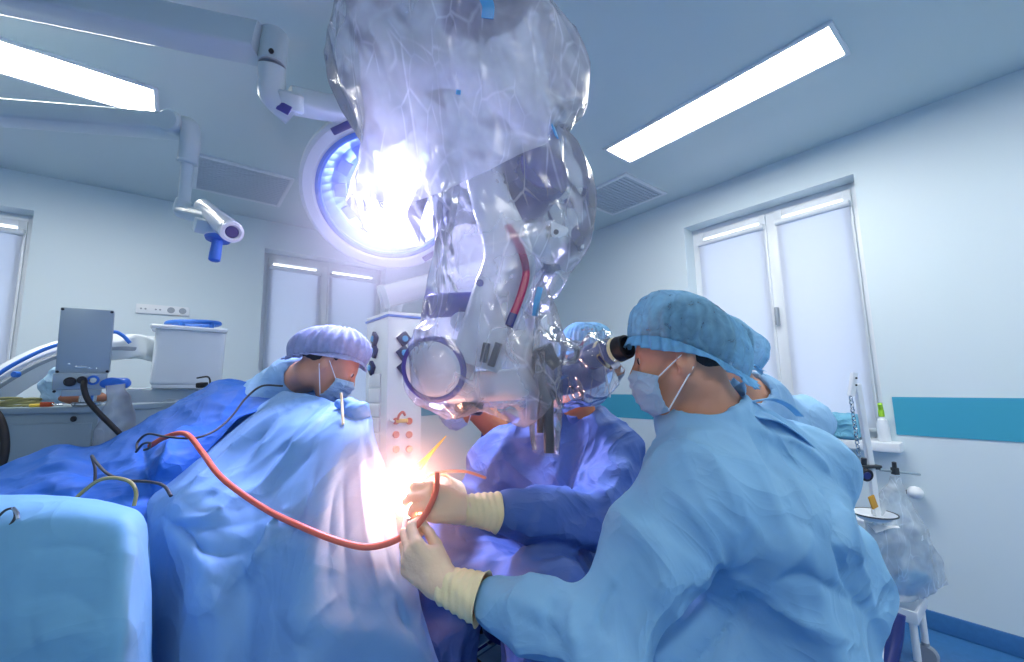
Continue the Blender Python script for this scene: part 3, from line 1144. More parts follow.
def stool(label, c):
    """round rolling stool, c = seat centre on the floor plane"""
    z = -CAM[2]
    b = np.array([c[0], c[1], z])
    h = c[2] - z - .195
    t = thing('surgeon_stool', label, 'stool', b, 'rolling stools under the seated team')
    obj('seat', lathe([(0, h - .058), (.17, h - .058), (.185, h - .046), (.185, h - .018), (.17, h - .003), (0, h)], b, (0, 0, 1), 40), 'navy', t)
    obj('column', lathe([(0, .1), (.03, .1), (.03, h * .6), (.02, h * .6), (.02, h - .056), (0, h - .056)], b, (0, 0, 1), 20), 'chrome', t)
    mb = MB()
    for k in range(5):
        a = 2 * PI * k / 5
        e = b + np.array([.25 * math.cos(a), .25 * math.sin(a), .08])
        mb.add(tube(np.array([b + [0, 0, .12], e]), .016, 8, smooth=False))
    obj('base', mb, 'chrome', t)
    for k in range(5):
        a = 2 * PI * k / 5
        e = b + np.array([.25 * math.cos(a), .25 * math.sin(a), .03])
        s = np.array([-math.sin(a), math.cos(a), 0]) * .012
        obj('caster', cyl(e - s, e + s, .028, k=18), 'black', t)


# --- main surgeon at the right, seen from behind
S1 = dict(head=P(682, 356, .935), hf=(-.88, .47, -.12), nb=P(709, 420, .94), bf=(-.3, .95),
          shL=P(694, 482, .83), shR=P(795, 468, 1.02), elL=P(602, 636, .775), wrL=P(444, 586, .88),
          elR=P(740, 600, 1.14), wrR=P(704, 612, 1.06), chest=P(755, 520, .95), pelvis=P(792, 690, .98), vneck=.02)
cL = [(34, 62, 34), (40, 66, 36), (46, 68, 38), (52, 70, 40)]
handL = ('L', P(390, 536, .915) - P(444, 586, .88), np.array([-.35, -.92, .05]), cL, (6, 42, 10))
cR = [(30, 40, 20)] * 4
handR = ('R', np.array([-.3, .9, .1]), np.array([0, 0, 1.0]), cR, (35, 20, 20))
s1fold = [
    ([(664, 478), (692, 520), (722, 562), (744, 594)], .012, .014),
    ([(745, 596), (725, 628), (700, 668)], -.04, .02),
    ([(752, 590), (790, 560), (812, 520)], .016, .03),
    ([(755, 604), (800, 625), (860, 640)], .016, .02),
    ([(760, 582), (820, 590), (872, 612)], -.018, .022),
    ([(830, 470), (845, 520), (852, 560), (880, 630)], -.022, .014),
    ([(838, 465), (852, 515), (862, 556), (890, 610)], .016, .012),
    ([(745, 420), (800, 440), (836, 470)], .020, .016),
    ([(730, 412), (762, 440), (790, 480)], -.010, .014),
    ([(700, 430), (720, 470), (745, 520)], .008, .02),
    ([(760, 420), (790, 470), (820, 540)], .010, .02),
    ([(650, 500), (660, 560), (640, 610)], .008, .02),
    ([(618, 575), (600, 600), (606, 640)], -.014, .012),
    ([(578, 590), (566, 615), (572, 650)], .012, .012),
    ([(560, 590), (552, 615), (556, 650)], -.012, .010),
    ([(500, 590), (545, 606), (580, 640)], .006, .01),
    ([(492, 605), (530, 625), (556, 655)], -.005, .008),
    ([(680, 560), (720, 600), (730, 640)], .006, .02),
    ([(640, 600), (690, 640), (700, 670)], -.008, .02),
]
s1, s1g = person('person in light blue gown at right, back turned, looking into the microscope eyepiece', S1, 'gown', vox=.005, gvox=.007,
               hands=(handL, handR), seed=3, capk=dict(back=.006, h=.130, bulge=.14, frill=.030),
               gcr=((.012, .26, 11, True), (.026, .18, 14, 'F', (.6, .2, -1), 2.6), (.010, .08, 12, 'F', (.5, .1, -1), 2.4)), gfold=s1fold, skin='skin',
               extra=[(P(650, 640, .88), P(760, 640, .95), .07, .1, .06), (P(690, 700, .88), P(770, 700, .95), .09, .12, .06), (P(836, 545, 1.0), P(850, 596, .98), .07, .08, .06), (P(796, 444, 1.02), P(820, 478, 1.02), .04, .05, .05)])
stool('rolling stool under the surgeon at right with a dark rim', S1['pelvis'])


def ribbon(name, pts, wd, mat, parent, up):
    path = catmull(PP(*pts), 50)
    tw = .25 * np.sin(np.linspace(0, 5, 50))
    q = sweep(path, rect(wd, .003, .001), up=up, scale=1 + tw)
    return obj(name, q, mat, parent, 180)


# tie, tag and overlapping back flap of the gown
ribbon('neck_tie', [(736, 407, .905), (752, 402, .895), (770, 399, .90), (786, 404, .91), (800, 416, .93)], .022, 'gown', s1g, (0, 0, 1))
ribbon('neck_tie', [(742, 410, .885), (756, 414, .868), (774, 418, .88), (796, 432, .90), (812, 446, .92)], .026, 'gown', s1g, (0, -.3, 1))
obj('size_tag', box(P(727, 402, .878), (.010, .003, .03), axes((1, .2, 0), (-.35, 0, 1)), .001), 'strap', s1g)

# --- surgeon in dark blue facing us behind the microscope
S2 = dict(head=P(586, 362, 1.40), hf=(-.05, -.95, -.28), nb=P(570, 420, 1.46), bf=(-.5, -.87),
          shL=P(612, 446, 1.40), shR=P(500, 458, 1.46), elL=P(602, 521, 1.20), wrL=P(464, 509, 1.05),
          elR=P(470, 512, 1.40), wrR=P(440, 486, 1.22), chest=P(556, 490, 1.46), pelvis=P(552, 575, 1.50), kz=.70, vneck=.4, nh=.10)
h2L = ('L', P(414, 496, .99) - P(464, 509, 1.05), np.array([.1, -.75, .6]), [(40, 45, 25), (46, 48, 28), (52, 52, 30), (58, 55, 30)], (30, 30, 20))
h2R = ('R', P(418, 494, 1.12) - P(440, 486, 1.22), np.array([-.1, -.3, .9]), [(35, 40, 25), (40, 45, 25), (45, 48, 28), (50, 50, 30)], (30, 30, 20))
s2fold = [
    ([(560, 425), (545, 470), (520, 520)], .010, .018),
    ([(600, 430), (580, 470), (566, 500)], -.008, .018),
    ([(590, 440), (576, 470), (556, 498)], .012, .012),
    ([(520, 440), (515, 470), (500, 498)], .010, .014),
    ([(480, 450), (490, 475), (486, 495)], -.01, .012),
    ([(640, 450), (620, 480), (600, 490)], .012, .014),
    ([(636, 470), (610, 500), (560, 520)], -.012, .016),
    ([(500, 540), (540, 548), (600, 545)], -.02, .02),
    ([(470, 560), (520, 550), (600, 552)], .012, .02),
    ([(520, 556), (530, 580), (560, 600)], -.008, .016),
    ([(500, 520), (540, 528), (600, 535)], .006, .012),
]
person('person in dark blue gown seated facing us behind the microscope', S2, 'navygown', vox=.006, gvox=.008,
       hands=(h2L, h2R), seed=8, capk=dict(h=.115), gcr=((.010, .2, 21, True), (.024, .15, 24, 'F', (.4, 0, -1), 2.2), (.012, .07, 22, 'F', (-.6, 0, -1), 1.6)), gfold=s2fold, skin='skin2')
stool('rolling stool under the person in dark blue', S2['pelvis'])

# --- nurse at the left behind the drapes
NU = dict(head=P(330, 362, 1.50), hf=(.78, .40, -.62), nb=P(298, 380, 1.60), bf=(.8, -.5), vneck=-.02, nh=.072,
          shL=P(262, 402, 1.80), shR=P(266, 404, 1.62), elL=P(270, 470, 1.92), wrL=P(320, 470, 1.9), elR=P(258, 480, 1.74), wrR=P(300, 474, 1.74),
          chest=P(262, 430, 1.74), pelvis=P(240, 500, 2.0))
person('person in pale blue gown and pleated lavender cap bending over at left', NU, 'gown2', vox=.008, gvox=.011, seed=14, sit=False,
       cap=('cap2', 'cap2', 'mask'), capk=dict(back=.02, h=.115, bulge=.13, wave=.007, k=40), gcr=((.008, .18, 31, True), (.012, .12, 34, 'F')))

# --- second observer hidden behind the main surgeon
O2 = dict(head=P(716, 354, 1.40), hf=(-.9, .42, -.05), nb=P(752, 402, 1.47), bf=(-.6, .8),
          shL=P(735, 432, 1.38), shR=P(802, 424, 1.60), elL=P(720, 520, 1.36), wrL=P(690, 560, 1.47), elR=P(770, 520, 1.69), wrR=P(720, 560, 1.69),
          chest=P(776, 480, 1.54), pelvis=P(780, 590, 1.58))
person('person in pale blue gown mostly hidden behind the surgeon at right', O2, 'gown2', vox=.011, gvox=.012, seed=19,
       capk=dict(back=.03, h=.118, bulge=.12), gcr=((.008, .2, 41, True), (.022, .15, 44, 'F', (.3, 0, -1), 2.2), (.008, .07, 45, 'F')))
stool('rolling stool under the hidden person at right', O2['pelvis'])

# --- assistant behind the microscope, only chin, neck and mask in view
A4 = dict(head=P(462, 394, 1.76), hf=(-.86, -.3, -.40), nb=P(504, 436, 1.86), bf=(-.95, -.3),
          shL=P(500, 460, 1.78), shR=P(520, 452, 2.05), elL=P(470, 520, 1.7), wrL=P(440, 540, 1.65), elR=P(500, 520, 2.1), wrR=P(470, 540, 2.0),
          chest=P(505, 490, 1.94), pelvis=P(520, 570, 2.0))
person('person in deep blue scrubs behind the microscope, only mask and neck showing', A4, 'scrubs', 'scrub_top', vox=.009, gvox=.012, seed=23,
       skin='skin2', gcr=((.008, .18, 51, True), (.012, .12, 52, 'F')))
stool('rolling stool under the person in scrubs', A4['pelvis'])

# ------------------------------------------------------------------ drapes
def sheet(rows, n, m, crs=(), cam_rows=True):
    """smooth sheet through rows of (x,y,d) points"""
    G = np.array([[P(*q) for q in r] for r in rows])
    G = catmull(G, n)
    G = catmull(G.transpose(1, 0, 2), m).transpose(1, 0, 2)
    Nn = grid_normals(G)
    for cr in crs:
        G = G + (cr[0] * field(G.reshape(-1, 3), *cr[1:])).reshape(n, m)[..., None] * Nn
    return G


def sheet_folds(G, lst):
    n, m = G.shape[:2]
    F = grid_faces(n, m)
    V = creases(G.reshape(-1, 3), F, lst)
    return V.reshape(n, m, 3)


# deep blue drape sloping along the patient's legs at the back left
A_rows = [
    [(-60, 640, 1.42), (0, 640, 1.42), (57, 630, 1.46), (95, 620, 1.48), (140, 600, 1.54), (195, 570, 1.66), (235, 550, 1.74), (285, 540, 1.74)],
    [(-60, 505, 1.36), (0, 488, 1.36), (57, 470, 1.41), (95, 472, 1.44), (140, 450, 1.50), (195, 416, 1.63), (228, 402, 1.71), (285, 404, 1.70)],
    [(-60, 484, 1.28), (0, 466, 1.28), (57, 447, 1.33), (93, 450, 1.37), (138, 428, 1.44), (198, 396, 1.56), (224, 382, 1.63), (285, 388, 1.60)],
    [(-60, 500, 1.14), (0, 486, 1.14), (57, 474, 1.17), (97, 476, 1.20), (142, 456, 1.26), (192, 428, 1.36), (232, 402, 1.47), (280, 397, 1.50)],
    [(-60, 520, 1.06), (0, 510, 1.06), (57, 502, 1.07), (100, 500, 1.08), (145, 482, 1.14), (188, 452, 1.24), (236, 416, 1.40), (272, 406, 1.44)],
    [(-60, 560, 1.0), (0, 552, 1.0), (57, 545, 1.0), (100, 540, 1.0), (140, 530, 1.04), (180, 480, 1.18), (238, 424, 1.36), (266, 410, 1.40)],
]
G = sheet(A_rows, 110, 190, ((.010, .2, 61, True), (.016, .13, 63, 'F', (-1, -.5, -.3), 2.2), (.006, .06, 62, 'F')))
G = sheet_folds(G, [([(138, 440), (150, 470), (152, 500)], .03, .012), ([(190, 420), (170, 450), (158, 478)], -.05, .02),
                    ([(150, 452), (190, 430), (250, 398)], .018, .012), ([(165, 470), (215, 430), (262, 402)], -.016, .012),
                    ([(20, 470), (60, 462), (100, 470)], .01, .015), ([(60, 478), (100, 470), (136, 480)], -.012, .015),
                    ([(5, 480), (60, 490), (90, 480)], .008, .012)])
dr1 = obj('surgical_drape', solid(G, .003), 'draped', None, 180)
tag(dr1, 'deep blue surgical drape sloping down to the left, below the grey control box', 'drape')

# large mid-blue drape raised like a tent
B_rows = [
    [(262, 406, 1.46), (281, 391, 1.43), (297, 393, 1.40), (318, 397, 1.37), (336, 402, 1.34), (352, 404, 1.32), (362, 407, 1.30), (368, 414, 1.30), (362, 426, 1.50)],
    [(222, 438, 1.34), (246, 420, 1.30), (268, 420, 1.25), (296, 424, 1.21), (320, 426, 1.18), (342, 428, 1.15), (362, 432, 1.16), (373, 438, 1.19), (366, 450, 1.46)],
    [(180, 474, 1.20), (208, 462, 1.16), (234, 468, 1.12), (268, 476, 1.10), (302, 480, 1.05), (330, 478, 1.04), (364, 480, 1.08), (387, 488, 1.12), (378, 500, 1.42)],
    [(146, 506, 1.10), (178, 512, 1.01), (205, 530, .96), (252, 532, .98), (284, 540, .96), (318, 540, .95), (362, 540, 1.0), (404, 555, 1.08), (392, 565, 1.38)],
    [(146, 560, 1.04), (180, 566, .93), (210, 580, .89), (248, 590, .93), (274, 596, .90), (308, 600, .89), (362, 604, .95), (424, 622, 1.05), (405, 630, 1.35)],
    [(146, 620, 1.02), (182, 630, .89), (214, 640, .87), (248, 650, .90), (270, 650, .87), (304, 655, .86), (366, 660, .92), (444, 680, 1.02), (420, 690, 1.32)],
    [(146, 800, 1.0), (182, 810, .87), (214, 820, .85), (248, 820, .88), (268, 820, .85), (304, 820, .84), (368, 820, .90), (452, 820, .98), (430, 820, 1.28)],
]
G = sheet(B_rows, 210, 220, ((.008, .26, 71, True), (.012, .15, 73, 'F', (-.5, -.5, -1), 4.5), (.0025, .07, 72, 'F', (-.5, -.5, -1), 2)))
G = sheet_folds(G, [
    ([(300, 395), (255, 430), (175, 492)], .022, .012), ([(290, 400), (235, 440), (170, 500)], -.022, .012),
    ([(322, 398), (280, 440), (215, 490)], .022, .012), ([(312, 400), (262, 440), (196, 496)], -.018, .010),
    ([(335, 400), (300, 450), (240, 505)], .018, .014), ([(328, 405), (292, 440), (235, 490)], -.02, .010),
    ([(155, 512), (188, 536), (225, 546), (268, 540)], .022, .012),
    ([(160, 520), (200, 520), (262, 512)], .014, .012), ([(165, 516), (205, 512), (230, 500)], -.014, .010),
    ([(280, 505), (262, 545), (240, 580)], -.04, .018), ([(345, 400), (305, 480), (280, 545)], .016, .02),
    ([(352, 410), (338, 500), (332, 600)], .010, .016), ([(362, 415), (366, 500), (385, 600)], -.012, .016),
    ([(345, 430), (352, 540), (360, 650)], .010, .018), ([(376, 470), (395, 560), (420, 650)], .008, .012),
    ([(388, 560), (408, 600), (425, 650)], -.010, .012), ([(400, 590), (412, 620), (440, 660)], .012, .010),
    ([(290, 640), (320, 610), (345, 590)], -.010, .016), ([(175, 590), (220, 580), (250, 600)], .008, .02),
])
dr2 = obj('surgical_drape', solid(G, .003), 'drape2', None, 180)
tag(dr2, 'large light blue drape raised like a tent in the middle, its peak beside the nurse', 'drape')
# bunched fold clipped at the peak
fn = lambda p: union([(P(349, 407, 1.27), P(360, 413, 1.25), .022, .028, .02), (P(358, 413, 1.24), P(360, 432, 1.20), .030, .018, .03), (P(340, 404, 1.29), P(350, 406, 1.27), .016, .02, .02)], p)
sdf_obj('gathered_fold', fn, PP((345, 400, 1.27), (362, 432, 1.2)), .09, .005, 'drape2', dr2, [(.006, .07, 75, True), (.002, .03, 76, True)],
        [([(352, 405), (358, 420), (362, 436)], .008, .006), ([(346, 410), (350, 425), (358, 438)], -.008, .005)])
obj('tie_band', tube(PP((341, 393, 1.235), (342, 404, 1.215), (342.5, 415, 1.185), (343, 424, 1.165)), .004, 8), M['latexcuff'], dr2)

# pale foreground drape over a table at the lower left
C_rows = [
    [(-90, 700, .95), (0, 700, .95), (60, 700, .95), (110, 700, .94), (136, 700, .93), (143, 702, .92), (148, 704, .91), (149, 708, .90), (147, 712, .90)],
    [(-90, 540, .94), (0, 540, .94), (60, 540, .94), (110, 545, .93), (134, 548, .92), (142, 550, .915), (147, 556, .905), (149, 566, .90), (147, 576, .90)],
    [(-90, 506, .92), (0, 500, .92), (60, 500, .92), (108, 506, .91), (132, 511, .90), (141, 515, .90), (146, 522, .895), (149, 532, .895), (147, 544, .895)],
    [(-90, 504, .86), (0, 498, .86), (60, 498, .86), (106, 503, .855), (130, 509, .85), (140, 514, .855), (146, 521, .865), (149, 532, .875), (148, 544, .885)],
    [(-90, 522, .79), (0, 516, .79), (60, 516, .79), (104, 522, .785), (126, 528, .785), (137, 534, .80), (145, 542, .825), (149, 552, .85), (148, 562, .87)],
    [(-90, 575, .73), (0, 570, .73), (58, 572, .73), (100, 578, .73), (122, 582, .735), (135, 588, .755), (144, 594, .79), (149, 600, .83), (148, 606, .86)],
    [(-90, 660, .69), (0, 660, .69), (58, 662, .69), (100, 665, .69), (122, 668, .70), (135, 672, .725), (144, 676, .765), (149, 680, .81), (148, 684, .85)],
    [(-90, 830, .66), (0, 830, .66), (58, 830, .66), (100, 830, .66), (122, 830, .67), (135, 830, .70), (144, 830, .74), (149, 830, .79), (148, 830, .84)],
]
G = sheet(C_rows, 170, 150, ((.006, .3, 81, False), (.005, .16, 82, 'F', (1, 0, -.3), 2.4), (.0012, .05, 83, 'F')))
G = sheet_folds(G, [([(140, 530), (132, 590), (128, 655)], -.010, .02), ([(20, 545), (70, 540), (115, 552)], .006, .02),
                    ([(10, 600), (60, 590), (110, 612)], .006, .03), ([(30, 640), (70, 625), (120, 640)], -.006, .03)])
dr3 = obj('surgical_drape', solid(G, .003), 'drape', None, 180)
tag(dr3, 'pale blue drape over a rounded table edge filling the lower left corner', 'drape')
# clamp ring on it
t = thing('towel_clamp', 'small dark steel clamp loop lying on the lower left drape', 'clamp', P(10, 518, .80))
obj('loop', tube(PP((-4, 533, .775), (8, 527, .775), (15, 517, .78), (13, 509, .785), (6, 510, .785), (-2, 517, .78), (-8, 524, .778)), .0022, 8), 'darkcable', t)
obj('jaw', tube(PP((13, 508, .783), (17, 513, .78), (18, 519, .778)), .003, 8), 'chrome', t)

# cables and tube lying over the drapes
def cable(name, label, pts, r, mat, cat='cable', n=None):
    o = obj(name, tube(PP(*pts), r, 12, n), mat, None, 180)
    return tag(o, label, cat)


cable('suction_tube', 'red rubber suction tube draped from the left over the tent to the gloved hands',
      [(150, 446, 1.21), (166, 437, 1.20), (186, 434, 1.17), (202, 452, 1.12), (222, 478, 1.05), (262, 507, 1.0), (300, 526, .95), (338, 541, .925), (368, 547, .925), (396, 540, .93),
       (418, 524, .94), (430, 506, .97), (436, 490, 1.0), (437, 474, 1.04)], .0072, 'redtube', 'tube', 150)
cable('electrode_cable', 'thin dark cable curving over the blue drape from the nurse toward the red tube',
      [(283, 386, 1.40), (262, 386, 1.38), (246, 398, 1.34), (232, 416, 1.28), (216, 430, 1.22), (195, 438, 1.17), (168, 437, 1.17), (148, 434, 1.22), (138, 442, 1.22), (137, 450, 1.2)], .0032, 'darkcable', n=110)
cable('electrode_cable', 'short dark cable loop hooked beside the start of the red tube',
      [(136, 452, 1.20), (143, 444, 1.19), (150, 443, 1.18), (149, 448, 1.17), (144, 450, 1.17)], .0032, 'darkcable')
cable('electrode_cable', 'dark cable with a sharp bend lying on the deep blue drape behind the pale one',
      [(95, 482, 1.12), (95, 468, 1.13), (92, 456, 1.14), (96, 462, 1.10), (108, 474, 1.06), (125, 480, 1.04), (150, 482, 1.02), (164, 486, 1.0), (171, 496, .98)], .0036, 'darkcable', n=100)
cable('sensor_cable', 'olive cable looping down behind the pale lower left drape',
      [(70, 504, 1.0), (85, 490, 1.02), (100, 480, 1.03), (116, 478, 1.03), (130, 482, 1.02), (136, 492, 1.01), (134, 506, 1.0)], .0042, 'olive', n=90)

# ------------------------------------------------------------------ grey control box on its cabinet
cb = P(60, 440, 1.55)
t = thing('instrument_cabinet', 'grey metal cabinet behind the deep blue drape at the left edge', 'cabinet', np.array([cb[0], cb[1], -CAM[2]]))
top = P(40, 406, 1.62)[2]
yaw = np.array([[1, 0, 0], [0, 1, 0], [0, 0, 1.0]])
x0, x1 = P(-40, 420, 1.5)[0], P(98, 420, 1.5)[0]
y0 = P(60, 420, 1.5)[1]
hgt = top + CAM[2]
obj('body', box(((x0 + x1) / 2, y0 + .17, top - hgt / 2 + .02), (x1 - x0, .34, hgt - .06), None, .006), 'grey', t)
obj('top', box(((x0 + x1) / 2, y0 + .165, top - .012), (x1 - x0 + .02, .37, .022), None, .005), 'grey', t)
zz = P(70, 419, 1.5)[2]
obj('lock', cyl((P(74, 419, 1.5)[0], y0 + .002, zz), (P(74, 419, 1.5)[0], y0 - .006, zz), .010), 'black', t)
obj('drawer_front', box(((x0 + x1) / 2, y0 - .002, top - .20), (x1 - x0 - .03, .01, .28), None, .003), 'grey', t)
cab_top = top

bx = axes((0, -1, -.04))
cen = P(86, 347, 1.50)
t = thing('control_box', 'grey metal control box on a short chrome post, black cable plugged in', 'control box', np.array([cen[0], cen[1], cab_top]))
ux = nrm(P(100, 310, 1.5) - P(60, 309, 1.5)); uz = nrm(P(60, 308, 1.5) - P(53.5, 372, 1.47))
uy = nrm(P(88, 345, 1.5) + np.array([.16, 0, 0])); uz = nrm(uz - uy * (uz @ uy)); ux = np.cross(uy, uz)
AX = np.array([ux, uy, uz])
w_, h_ = .74 * np.linalg.norm(P(112, 310, 1.5) - P(61, 309, 1.5)), np.linalg.norm(P(57, 308, 1.5) - P(53, 373, 1.48))
c1 = P(85.5, 341, 1.5) + uy * .05
obj('housing', box(c1, (w_, .1, h_), AX, .004), 'grey', t)
c2 = P(80, 381.5, 1.47) + uy * .05
hb = np.linalg.norm(P(80, 374, 1.48) - P(80, 390, 1.47))
pl = obj('connector_panel', box(c2, (w_ * .98, .098, hb), AX, .003), 'grey', t)
for cx_, dx_, dz_ in ((c1, -.46, .47), (c1, .46, .47), (c1, -.46, -.47), (c1, .46, -.47), (c2, -.44, -.14)):
    p = cx_ + ux * w_ * dx_ + uz * h_ * dz_ - uy * .05
    obj('screw', cyl(p + uy * .004, p - uy * .003, .0045, k=12), 'black', t)
c2f = c2 - uy * .049
p = c2f - ux * w_ * .18
obj('connector', MB().add(cyl(p + uy * .01, p - uy * .012, .016)).add(cyl(p - uy * .008, p - uy * .016, .011)), 'black', pl)
p = c2f + ux * w_ * .24 + uz * .004
obj('connector', MB().add(cyl(p + uy * .01, p - uy * .006, .017)), 'blue', pl)
obj('socket', MB().add(cyl(p - uy * .004, p - uy * .014, .010)), 'chrome', pl)
p = c2f + ux * w_ * .04 + uz * .006
obj('plug', MB().add(cyl(p + uy * .01, p - uy * .02, .013)), 'black', pl)
k = c1 - uy * .05 - uz * h_ * .40 - ux * w_ * .04
mb = MB()
for i, (dx, dz, ww) in enumerate(((0, 0, .03), (-.03, .01, .008), (.022, -.004, .01), (.04, -.006, .005))):
    mb.add(box(k + ux * dx + uz * dz - uy * .001, (ww, .004, .005), AX, .001))
obj('switch', mb, 'chrome', t)
obj('foot_plate', box(P(81, 393, 1.47) + uy * .05, (w_ * .72, .09, .022), AX, .003), 'grey', t)
pb = P(76, 400, 1.5)
pt = P(77, 394, 1.5)
post_b = np.array([pb[0], pb[1] + .04, cab_top])
obj('post', MB().add(cyl(post_b + [0, 0, .012], np.array([post_b[0] + .004, post_b[1], pt[2] + .01]), .024)).add(cyl(post_b, post_b + [0, 0, .014], .042)), 'chrome', t)
# side knob in a blue cover
q0, q1 = P(103, 383.5, 1.52), P(127, 383.5, 1.54)
fn = lambda p: union([(q0, q0 * .5 + q1 * .5, .019, .019, .01), (q0 * .5 + q1 * .5, q1 - (q1 - q0) * .12, .019, .021, .01)], p)
sdf_obj('side_handle', fn, [q0, q1], .04, .004, 'blue', t, [(.002, .03, 90, True)])
cable('power_cable', 'thick black cable hanging from the grey control box down behind the drape',
      [(84.5, 381, 1.44), (84, 388, 1.42), (88, 400, 1.41), (98, 412, 1.41), (110, 424, 1.41), (122, 436, 1.42), (132, 447, 1.44)], .0085, 'rubber', n=70)
cable('breathing_hose', 'thick black hose curving in at the left edge in front of the cabinet',
      [(-14, 405, 1.38), (-3, 414, 1.36), (3, 428, 1.35), (5, 444, 1.34), (3, 460, 1.33), (-4, 474, 1.32), (-14, 486, 1.32)], .011, 'rubber', n=70)
# cable coil on the cabinet
mb = MB()
z = cab_top
co_ = P(6, 402, 1.55); co_[2] = z
pts = []
for i in range(200):
    a = 2 * PI * i / 40
    pts.append(co_ + np.array([(.085 + .012 * math.sin(i * .31)) * math.cos(a), (.07 + .01 * math.cos(i * .23)) * math.sin(a), .006 + .0048 * (i / 40) + .005 * math.sin(a * 2.3)]))
o = obj('cable_coil', tube(np.array(pts), .0042, 8, smooth=False), 'olive', None, 180)
tag(o, 'olive cable coiled on top of the grey cabinet at the left edge', 'cable coil')
c = P(30, 404, 1.50); c[2] = z + .006
t = thing('connector_plug', 'small yellow connector lying beside the olive cable coil', 'plug', c - [0, 0, .006])
obj('plug', MB().add(cyl(c, c + [.04, .01, 0], .006)).add(cyl(c + [.04, .01, 0], c + [.055, .012, 0], .004)), 'yellow', t)
obj('sleeve', cyl(c - [.02, .004, 0], c, .004), 'olive', t)
c = P(47, 404, 1.50); c[2] = z + .009
t = thing('clip', 'small red-brown clip lying at the foot of the grey control box', 'clip', c - [0, 0, .009])
obj('clip', box(c, (.032, .02, .017), axes((1, .2, 0)), .004), 'orange', t)
obj('pin', cyl(c + [.016, 0, 0], c + [.05, .006, -.004], .003), 'chrome', t)
# crumpled blue cover and brown pad behind the control box
bc = P(58, 384, 1.68)
fn = lambda p: union([(P(48, 386, 1.68), P(62, 374, 1.70), .030, .036, .03), (P(58, 384, 1.68), P(80, 388, 1.70), .034, .026, .03), (P(46, 398, 1.66), P(66, 398, 1.68), .022, .022, .03)], p)
o = sdf_obj('equipment_cover', fn, PP((46, 398, 1.66), (82, 386, 1.7), (60, 372, 1.7)), .09, .006, 'mask', None, [(.010, .09, 92, True), (.004, .04, 93, True)])
tag(o, 'crumpled light blue cover lying behind the grey control box', 'cover')
cp = P(84, 398, 1.66)
fn = lambda p: ell(p, cp, (.09, .05, .026))
o = sdf_obj('arm_pad', fn, [cp], .11, .006, 'brown', None, [(.003, .08, 94, False)])
tag(o, 'brown rounded pad behind the post of the grey control box', 'pad')

# ------------------------------------------------------------------ c-arm x-ray machine
ca_b = P(150, 420, 2.2)
t = thing('c_arm', 'white c-arm x-ray machine with curved arm behind the grey control box', 'x-ray machine', np.array([ca_b[0], ca_b[1], -CAM[2]]))
pth = catmull(PP((-40, 420, 1.66), (0, 386, 1.72), (57, 356, 1.84), (110, 347, 1.97), (140, 347, 2.12), (158, 350, 2.22)), 80)
obj('arc', sweep(pth, rect(.09, .115, .02), up=(0, -1, .2), fixed_up=True), 'enamel', t)
pth2 = catmull(PP((-40, 414, 1.62), (0, 381, 1.68), (57, 351, 1.80), (110, 342.5, 1.93), (138, 343, 2.06)), 70)
obj('rail_groove', sweep(pth2 + np.array([0, -.012, -.03]), rect(.012, .02, .003), up=(0, -1, .2), fixed_up=True), 'greyp', t)
obj('hose', tube(PP((-30, 398, 1.62), (0, 373, 1.68), (30, 356, 1.74), (57, 345, 1.80), (90, 338, 1.88), (112, 332, 1.93), (122, 335, 1.95), (130, 343, 1.96)), .008, 10), 'blue', t)
p = P(19, 374.5, 1.68)
obj('knob', cyl(p, p + [0, -.02, 0], .012), 'blue', t)
_dy = nrm(P(176, 356, 2.1) * np.array([1, 1, .5])); _dz = nrm(np.array([.03, 0, 1.0]) - _dy * (_dy @ np.array([.03, 0, 1.0]))); DAX = np.array([np.cross(_dy, _dz), _dy, _dz])
c3 = P(174, 356, 2.10)
det = obj('detector_housing', None or box(c3 + [0, .1, 0], (P(203, 356, 2.1)[0] - P(146, 356, 2.1)[0], .24, P(174, 327, 2.1)[2] - P(174, 385, 2.1)[2]), DAX, .02, 4), 'enamel', t)
obj('detector_cap', box(P(175, 328, 2.1) + [0, .1, 0], (.31, .255, .022), DAX, .008, 3), 'enamel', det)
obj('detector_lip', box(P(174, 386, 2.1) + [0, .1, 0], (.30, .25, .018), DAX, .006, 3), 'white', det)
a = np.linspace(0, 2 * PI, 60, endpoint=False)
cr = P(180, 323.5, 2.12) + np.array([0, .09, 0])
ringp = cr + np.stack([.128 * np.cos(a), .075 * np.sin(a), .012 + 0 * a], 1)
obj('ring_handle', sweep(ringp, circ(.0115, 10), closed=True), 'blue', det)
for ang in (-.4, PI * .5, PI + .4, -PI / 2):
    q = cr + np.array([.128 * math.cos(ang), .075 * math.sin(ang), .012])
    obj('handle_post', cyl(q + [0, 0, -.04], q, .012, k=12), 'blue', det)
obj('carriage', box(P(150, 397, 2.12) + [0, .1, 0], (.46, .22, .085), DAX, .015, 3), 'enamel', t)
p = P(202, 385, 2.0)
obj('latch', MB().add(box(p, (.035, .04, .025), CAMAX, .006)).add(tube(PP((197, 378, 2.0), (208, 377, 2.0), (210, 384, 2.0), (206, 390, 2.0)), .004, 8)), 'black', t)
zf = -CAM[2]
cxx = P(150, 400, 2.12) + [0, .1, 0]
obj('stand', box((cxx[0], cxx[1] + .05, (zf + .2 + cxx[2]) / 2), (.26, .3, cxx[2] - zf - .2), None, .02, 3), 'enamel', t)
obj('base', box((cxx[0], cxx[1] + .05, zf + .14), (.6, .5, .12), None, .03, 3), 'enamel', t)
for sx in (-1, 1):
    for sy in (-1, 1):
        q = np.array([cxx[0] + sx * .24, cxx[1] + .05 + sy * .18, zf + .05])
        obj('caster', cyl(q - [.015, 0, 0], q + [.015, 0, 0], .05), 'black', t)
